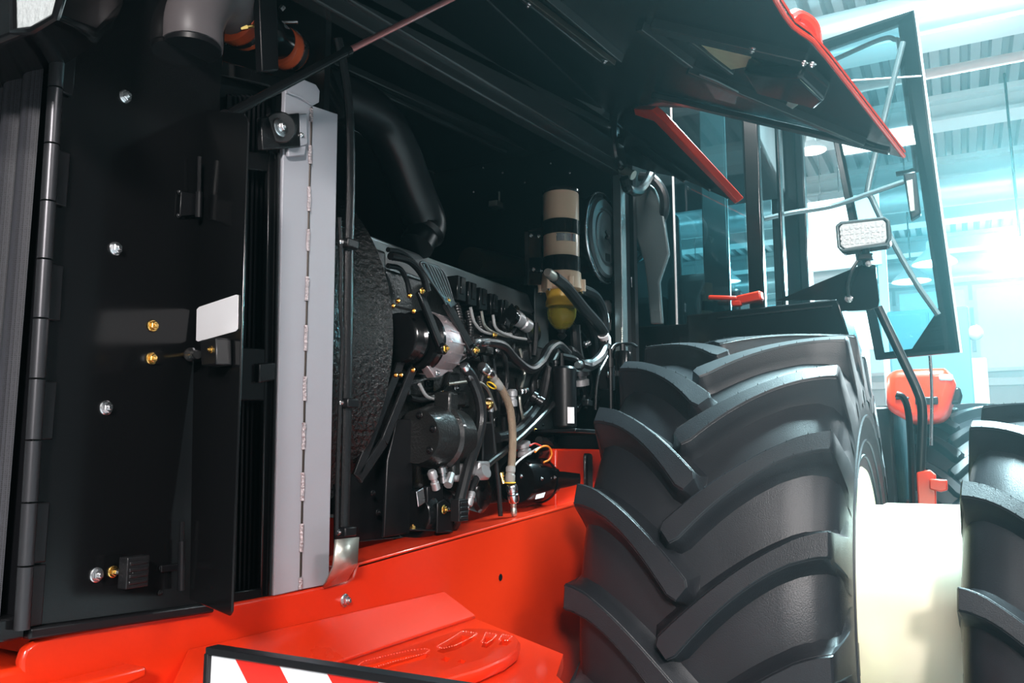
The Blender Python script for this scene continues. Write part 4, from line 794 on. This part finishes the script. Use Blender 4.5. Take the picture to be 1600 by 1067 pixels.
# ================================================================== CAB
CXo, CY0, CY1, CZ0, CZ1 = -.80, 4.06, 5.5, 2.15, 3.95
cab = ob('cab', MB().box(-2.92, CXo, CY0, CY1+.1, 1.75, CZ0+.05), 'black_satin', T, 'glazed black tractor cab behind the hood', bevel=.01)
ob('roof', MB().box(-2.96, CXo+.05, CY0-.1, CY1+.2, CZ1, CZ1+.22), 'black_satin', cab, bevel=.05)
def vbar(x, y, w_, d_, name='pillar', lean=0, m='black_paint', z0=CZ0, z1=CZ1): return ob(name, MB().hexa([V((x, y, z0)), V((x+w_, y, z0)), V((x+w_, y+d_, z0)), V((x, y+d_, z0)), V((x-lean, y, z1)), V((x+w_-lean, y, z1)), V((x+w_-lean, y+d_, z1)), V((x-lean, y+d_, z1))]), m, cab, bevel=.008)
vbar(CXo-.075, CY0, .075, .06); vbar(CXo-.05, CY1-.02, .05, .10); vbar(-2.92, CY0, .06, .08); vbar(-2.92, CY1, .06, .1); vbar(CXo-.22, CY1+.02, .17, .06)
vbar(-1.245, CY0-.004, .012, .012, 'glass_joint', m='beam_white'); vbar(CXo-.30, CY0+.02, .13, .03, 'pillar_trim', m='fairing')
ob('side_pillar', MB().box(CXo-.02, CXo, 4.62, 4.70, CZ0, CZ1), 'black_paint', cab, bevel=.006)
ob('windscreen', MB().box(-2.86, CXo-.08, CY0+.01, CY0+.016, CZ0, CZ1), 'cab_glass', cab, 'tinted front windscreen')
ob('side_window', MB().box(-2.90, -2.894, CY0+.1, CY1, CZ0, CZ1), 'cab_glass', cab, 'tinted far side window'); ob('rear_window', MB().box(-2.86, CXo-.1, CY1+.04, CY1+.046, CZ0+.3, CZ1), 'cab_glass', cab, 'tinted rear window')
ob('seat', MB().box(-2.1, -1.5, 4.75, 5.2, 2.2, 2.55).hexa([V((-2.08, 5.1, 2.5)), V((-1.52, 5.1, 2.5)), V((-1.52, 5.25, 2.5)), V((-2.08, 5.25, 2.5)), V((-2.02, 5.22, 3.2)), V((-1.58, 5.22, 3.2)), V((-1.58, 5.34, 3.2)), V((-2.02, 5.34, 3.2))]), 'seat_cloth', cab, 'dark operator seat', bevel=.05, seg=3)
ob('headliner', MB().hexa([V((-2.85, 4.2, 3.45)), V((CXo-.12, 4.2, 3.45)), V((CXo-.12, 5.5, 3.25)), V((-2.85, 5.5, 3.25)), V((-2.85, 4.2, 3.94)), V((CXo-.12, 4.2, 3.94)), V((CXo-.12, 5.5, 3.94)), V((-2.85, 5.5, 3.94))]), 'seat_cloth', cab, 'dark cab headliner', bevel=.04)
ob('armrest', MB().box(-1.45, -1.15, 4.55, 5.0, 2.2, 2.62), 'seat_cloth', cab, bevel=.05, seg=3)
ob('console', MB().box(-1.25, -1.02, 4.5, 4.9, 2.2, 2.50).box(-1.2, -1.08, 4.55, 4.6, 2.5, 2.78), 'black_satin', cab, bevel=.03)
ob('steering_wheel', MB().ring((-1.75, 4.45, 2.72), (0, -.5, .86), .2, .016, 32, 8).cyl((-1.75, 4.45, 2.72), (-1.75, 4.30, 2.3), .03, n=12), 'black_satin', cab)
ob('red_lever', MB().obox(C(1132, 467, Y=4.02)+V((0, -.03, .0)), .14, .03, .022, Euler((0, R(6), R(5))).to_matrix()).obox(C(1172, 466, Y=4.0), .12, .05, .045, Euler((0, R(-6), R(-8))).to_matrix()).obox(C(1152, 474, Y=4.0), .05, .04, .03), 'red_paint', cab, 'red plastic handle on the cowl ledge', bevel=.008)
# fender platform in front of cab
fd = ob('fender', MB().prism([C(1072, 492, Y=3.98), C(1308, 467, Y=3.98), C(1312, 476, Y=3.98), C(1328, 528, Y=3.98), C(1328, 560, Y=3.98), C(950, 580, Y=3.98), C(950, 512, Y=3.98), C(1072, 506, Y=3.98)], (0, .5, 0)), 'black_paint', T, 'black sheet metal fender platform above the tyre', bevel=.008)
ob('trim_line', MB().bar(C(1120, 497, Y=3.977), C(1300, 478, Y=3.977), .006, .008), 'black_satin', fd)
lb = ob('work_lamp_bracket', MB().prism([C(1210, 470, Y=4.02), C(1340, 416, Y=4.02), C(1352, 410, Y=4.02), C(1368, 414, Y=4.02), C(1374, 470, Y=4.02), C(1372, 480, Y=4.02), C(1360, 484, Y=4.02), C(1315, 486, Y=4.02), C(1308, 468, Y=4.02)], (0, .012, 0)), 'black_paint', T, 'triangular black bracket plate carrying the work lamp', bevel=.003)
bolt(C(1326, 467, Y=4.018), (0, -1, 0), .018, lb)
wlp = empty('work_lamp', C(1352, 405, Y=3.98), None, None, parent=T); wlp['label'] = 'rectangular work lamp with clear patterned lens'
wlq = [C(1306, 353, Y=3.92), C(1312, 348, Y=3.92), C(1384, 340, Y=3.92), C(1390, 345, Y=3.92), C(1392, 374, Y=3.92), C(1388, 382, Y=3.92), C(1316, 393, Y=3.92), C(1309, 388, Y=3.92)]
cc = sum(wlq, V())/8
ob('housing', MB().prism(wlq, (0, .10, 0)), 'black_paint', wlp, bevel=.01, seg=3); ob('lens', MB().prism([cc+(p-cc)*.86+V((0, -.006, 0)) for p in wlq], (0, .01, 0)), 'lamp_lens', wlp, 'clear prism lens', bevel=.004)
ob('bezel', MB().tube([cc+(p-cc)*.95+V((0, -.004, 0)) for p in wlq+wlq[:2]], .007, 8, 1), 'fairing', wlp)
ob('swivel_mount', MB().cyl(C(1352, 386, Y=3.97), C(1354, 414, Y=4.0), .018, n=12).obox(C(1353, 402, Y=3.98), .06, .05, .025), 'black_satin', wlp, bevel=.003); bolt(C(1357, 412, Y=3.97), (0, -1, 0), .014, wlp)
ob('lamp_cable', MB().tube([C(1340, 408, Y=3.97), C(1330, 425, Y=3.96), C(1324, 448, Y=3.98), C(1326, 466, Y=4.01)], .008, 8, 6), 'hose_rubber', wlp)
for k in range(9):
    for j in range(4):
        p = wlq[0].lerp(wlq[3], .1+.8*k/8).lerp(wlq[7].lerp(wlq[5], .1+.8*k/8), .18+.64*j/3)
        ob('prism', MB().obox(p+V((0, -.006, 0)), .012, .006, .012), 'lamp_lens', wlp)
# open cab door
DY = 5.42
dr = empty('cab_door', C(1290, 560, Y=DY), None, None, parent=T); dr['label'] = 'open glazed cab door with black frame swung outward'
def D(x, y, dy=0): return C(x, y, Y=DY+dy)
def dstrip(a_, b_, c_, d_): return MB().prism([D(*a_), D(*b_), D(*c_), D(*d_)], (0, .035, 0))
ob('door_frame', dstrip((1428, 14), (1500, 550), (1476, 552), (1402, 34)), 'black_paint', dr, bevel=.004)
ob('door_frame', dstrip((1275, 66), (1428, 14), (1424, 32), (1275, 84)), 'black_paint', dr, bevel=.004)
ob('door_frame', dstrip((1370, 552), (1490, 536), (1500, 550), (1372, 562)), 'black_paint', dr, bevel=.004)
ob('door_frame', dstrip((1272, 66), (1284, 64), (1384, 560), (1368, 562)), 'black_paint', dr, bevel=.004)
ob('corner_gusset', MB().prism([D(1468, 480), D(1484, 470), D(1496, 545), D(1420, 552)], (0, .03, 0)), 'black_paint', dr, bevel=.004)
ob('frame_inner', MB().tube([D(1300, 95, .02), D(1375, 62, .02), D(1398, 62, .02), D(1406, 80, .02), D(1430, 250, .02), D(1426, 266, .02), D(1400, 272, .02)], .016, 8, 5), 'black_paint', dr)
ob('pane', MB().prism([D(1278, 70), D(1426, 20), D(1494, 545), D(1380, 556)], (0, .005, 0)), 'door_glass', dr, 'tinted door glass')
ob('edge_seal', MB().tube([D(1430, 14), D(1466, 290), D(1502, 551)], .007, 6, 1), 'beam_white', dr, 'pale edge seal')
ob('grab_rail', MB().tube([D(1411, 66, -.05), D(1390, 150, -.06), D(1357, 290, -.06), D(1362, 310, -.06), D(1392, 372, -.06), D(1430, 440, -.06), D(1466, 492, -.05)], .018, 10, 4), 'fairing', dr, 'bent tubular grab rail')
ob('cross_rail', MB().tube([D(1194, 342, -.25), D(1240, 332, -.2), D(1300, 322, -.1), D(1360, 302, -.07), D(1412, 284, -.05)], .016, 10, 5), 'fairing', dr, 'tubular cross rail')
ob('door_handle', MB().prism([D(1412, 276), D(1432, 272), D(1440, 338), D(1424, 348)], (0, -.07, 0)), 'black_satin', dr, bevel=.01); ob('latch', MB().prism([D(1416, 284, -.07), D(1426, 282, -.07), D(1430, 330, -.07), D(1422, 332, -.07)], (0, -.02, 0)), 'zinc', dr, bevel=.004)
ob('belt_line', MB().tube([D(1300, 128), D(1440, 119)], .006, 6, 1), 'beam_white', dr)
# handrail and ladder bracket
ob('handrail', MB().tube([C(1372, 480, Y=4.3), C(1408, 556, Y=4.3), C(1434, 612, Y=4.3), C(1441, 640, Y=4.3), C(1440, 690, Y=4.3), C(1438, 740, Y=4.3)], .021, 12, 5), 'black_satin', T, 'bent black handrail tube beside the door')
ob('handrail', MB().tube([C(1400, 616, Y=4.45), C(1412, 622, Y=4.45), C(1420, 650, Y=4.45), C(1424, 720, Y=4.45), C(1426, 790, Y=4.45)], .016, 10, 5), 'black_satin', T, 'shorter black handrail behind the tyre')
lbk = ob('ladder_bracket', MB().prism([C(1432, 738, Y=4.27), C(1452, 734, Y=4.27), C(1462, 742, Y=4.27), C(1464, 830, Y=4.27), C(1436, 830, Y=4.27)], (0, .08, 0)), 'red_paint', T, 'red cast ladder bracket above the cream drum', bevel=.006)
ob('bracket_lug', MB().prism([C(1452, 748, Y=4.25), C(1480, 750, Y=4.25), C(1481, 766, Y=4.25), C(1470, 769, Y=4.25), C(1452, 764, Y=4.25)], (0, .06, 0)), 'red_paint', lbk, bevel=.006)
# ================================================================== other things in the hall
wbd = empty('warning_board', (-.45, .72, 0), 'red and white diagonally striped warning board at the bottom edge', 'warning board')
q0, q1 = C(331, 1019, Y=.70), C(640, 1070, Y=.70); zt_ = (q0.z+q1.z)/2
ob('board', MB().box(q0.x, q0.x+.95, .70, .706, zt_-.28, zt_), 'warning_stripes', wbd)
ob('board_edge', MB().box(q0.x-.004, q0.x+.954, .694, .712, zt_-.001, zt_+.007).box(q0.x-.006, q0.x, .694, .712, zt_-.28, zt_), 'black_satin', wbd, 'black edge strip', bevel=.001)
ob('post', MB().box(q0.x+.4, q0.x+.44, .712, .75, .02, zt_-.05), 'steel', wbd); ob('base_plate', MB().box(q0.x+.2, q0.x+.64, .55, .95, 0, .02), 'steel', wbd, bevel=.004)
# second tractor
T2 = empty('tractor', (.0, 9.0, 0), 'red tractor parked behind the open cab door', 'tractor')
wheel(-.02, 8.7, 1.03, 7, 'black chevron tyre of the parked tractor', T2); rim(-.02, 1, 'cream rim of the parked tractor', T2, 8.7, 1.03)
ob('hood', MB().prism([C(1384, 588, Y=7.2), C(1392, 577, Y=7.2), C(1475, 574, Y=7.2), C(1490, 584, Y=7.2), C(1494, 600, Y=7.2), C(1482, 640, Y=7.2), C(1474, 656, Y=7.2), C(1420, 658, Y=7.2), C(1384, 640, Y=7.2)], (0, 1.2, 0)), 'red_paint', T2, 'red rounded hood', bevel=.09, seg=4)
ob('mudguard', MB().prism([C(1482, 606, Y=7.5), C(1500, 604, Y=7.5), C(1504, 618, Y=7.5), C(1500, 630, Y=7.5), C(1478, 628, Y=7.5)], (0, .3, 0)), 'black_satin', T2, bevel=.02)
ob('grille_slot', MB().obox(C(1448, 626, Y=7.19), .16, .03, .06).obox(C(1410, 622, Y=7.19), .10, .03, .02), 'black_satin', T2, bevel=.01); ob('side_lamp', MB().obox(C(1478, 590, Y=7.22), .10, .06, .05), 'lamp_lens', T2, 'small pale lamp', bevel=.015); ob('axle', MB().cyl((-1.6, 8.7, 1.03), (-.1, 8.7, 1.03), .15, n=16), 'red_paint', T2); ob('body', MB().box(-1.7, -.5, 7.6, 10.4, .9, 2.0), 'black_satin', T2, bevel=.03)
# hanging chain, banner, column, crate
ob('hanging_rod', MB().tube([C(1453, 556, Y=5.3), C(1456, 610, Y=5.3), C(1455, 696, Y=5.3)], .009, 8, 3), 'steel', dr)
bn = empty('light_banner', C(1310, 400, Y=13), 'blank bright white display screen seen through the cab', 'screen')
ba, bb, bc, bd = C(1255, 318, Y=13), C(1372, 300, Y=13), C(1378, 412, Y=13), C(1262, 424, Y=13)
ob('screen_face', MB().prism([ba, bb, bc, bd], (0, .04, 0)), 'banner_light', bn); ob('screen_frame', MB().prism([p+V((0, .041, 0)) for p in (ba, bb, bc, bd)], (0, .06, 0)), 'beam_white', bn)
for q in (bc, bd): ob('screen_leg', MB().box(q.x-.06, q.x+.06, 13.05, 13.12, 0, q.z+.3), 'beam_white', bn)
b2 = empty('light_banner', C(1345, 530, Y=12), 'blank white display panel below the work lamp', 'screen')
ob('panel_face', MB().prism([C(1318, 488, Y=12), C(1362, 488, Y=12), C(1366, 545, Y=12), C(1330, 545, Y=12)], (0, .05, 0)), 'banner_light', b2); q = C(1345, 540, Y=12); ob('panel_leg', MB().box(q.x-.1, q.x+.1, 12.01, 12.06, 0, q.z), 'beam_white', b2)
q = C(1512, 600, Y=12.5)
cl = ob('display_column', MB().box(q.x-.28, q.x+.24, 12.5, 13, 0, C(1512, 560, Y=12.5).z).box(q.x-.32, q.x+.28, 12.46, 13.04, 0, .12), 'beige_column', label='beige square display column behind the parked tractor', bevel=.02); cl['category'] = 'column'
q = C(1455, 560, Y=11)
cr_ = empty('equipment_cabinet', (q.x, 11.3, 0), 'dark teal equipment cabinet behind the open cab door', 'cabinet')
ob('body', MB().box(q.x-.45, q.x+.42, 11, 11.7, 0, C(1455, 482, Y=11).z), 'crate_teal', cr_, bevel=.02); ob('lamp_knob', MB().ball(C(1523, 520, Y=11.05), .09), 'lamp_lens', cr_)
for k in range(2): ob('cabinet_door', MB().box(q.x-.43+k*.43, q.x-.02+k*.43, 10.985, 11.0, .1, C(1455, 488, Y=11).z), 'crate_teal', cr_, bevel=.006)
# hall services: ducts and pipes under the roof
for k, (y, z, r_, m, lab) in enumerate(((9.5, 6.3, .22, 'duct_steel', 'round steel ventilation duct nearest the tractor'), (15.5, 6.0, .25, 'duct_steel', 'round steel ventilation duct in mid hall'), (12.2, 6.75, .07, 'pipe_pink', 'thin reddish sprinkler pipe nearest the tractor'), (18.4, 6.6, .07, 'pipe_pink', 'thin reddish sprinkler pipe farther back'), (21.5, 5.9, .25, 'duct_steel', 'round steel ventilation duct near the far wall'))):
    o = empty('ventilation_duct' if m == 'duct_steel' else 'sprinkler_pipe', (0, y, z), lab, 'duct' if m == 'duct_steel' else 'pipe')
    ob('pipe_run', MB().cyl((HX0+.1, y, z), (HX1-.1, y, z), r_, n=20), m, o)
    for x in range(-14, 11, 4): ob('hanger', MB().cyl((x, y, z+r_*.9), (x, y, HZ+.1), .012, n=6).ring((x, y, z), (1, 0, 0), r_+.01, .012, 20, 5), 'steel', o)
def highbay(px, py, Y, r_, label):
    c = C(px, py, Y=Y); o = empty('high_bay_lamp', c, label, 'lamp', 'round high bay lamps')
    ob('shade', MB().lathe(c, (0, 0, 1), [(0, r_), (.1*r_, r_*.98), (r_*.7, r_*.35), (r_*1.1, r_*.3), (r_*1.2, .02)], 28, close=False), 'beam_white', o)
    ob('light_disc', MB().lathe(c+V((0, 0, .01)), (0, 0, 1), [(0, 0), (.0, r_*.93), (.01, r_*.93), (.01, 0)], 28, close=False), 'lamp_white', o); ob('cord', MB().cyl(c+V((0, 0, r_*1.15)), (c.x, c.y, HZ+.1), .015, n=6), 'black_satin', o)
highbay(1268, 236, 12, .2, 'round high bay lamp seen through the cab pillar gap'); highbay(1160, 296, 12, .34, 'round high bay lamp beside the small red edged flap'); highbay(1242, 328, 14, .34, 'round high bay lamp above the cross rail')
highbay(1460, 412, 16, .36, 'round high bay lamp seen through the open door'); highbay(1424, 440, 18, .36, 'round high bay lamp low in the open door'); highbay(1140, 440, 15, .2, 'small round high bay lamp near the red handle')
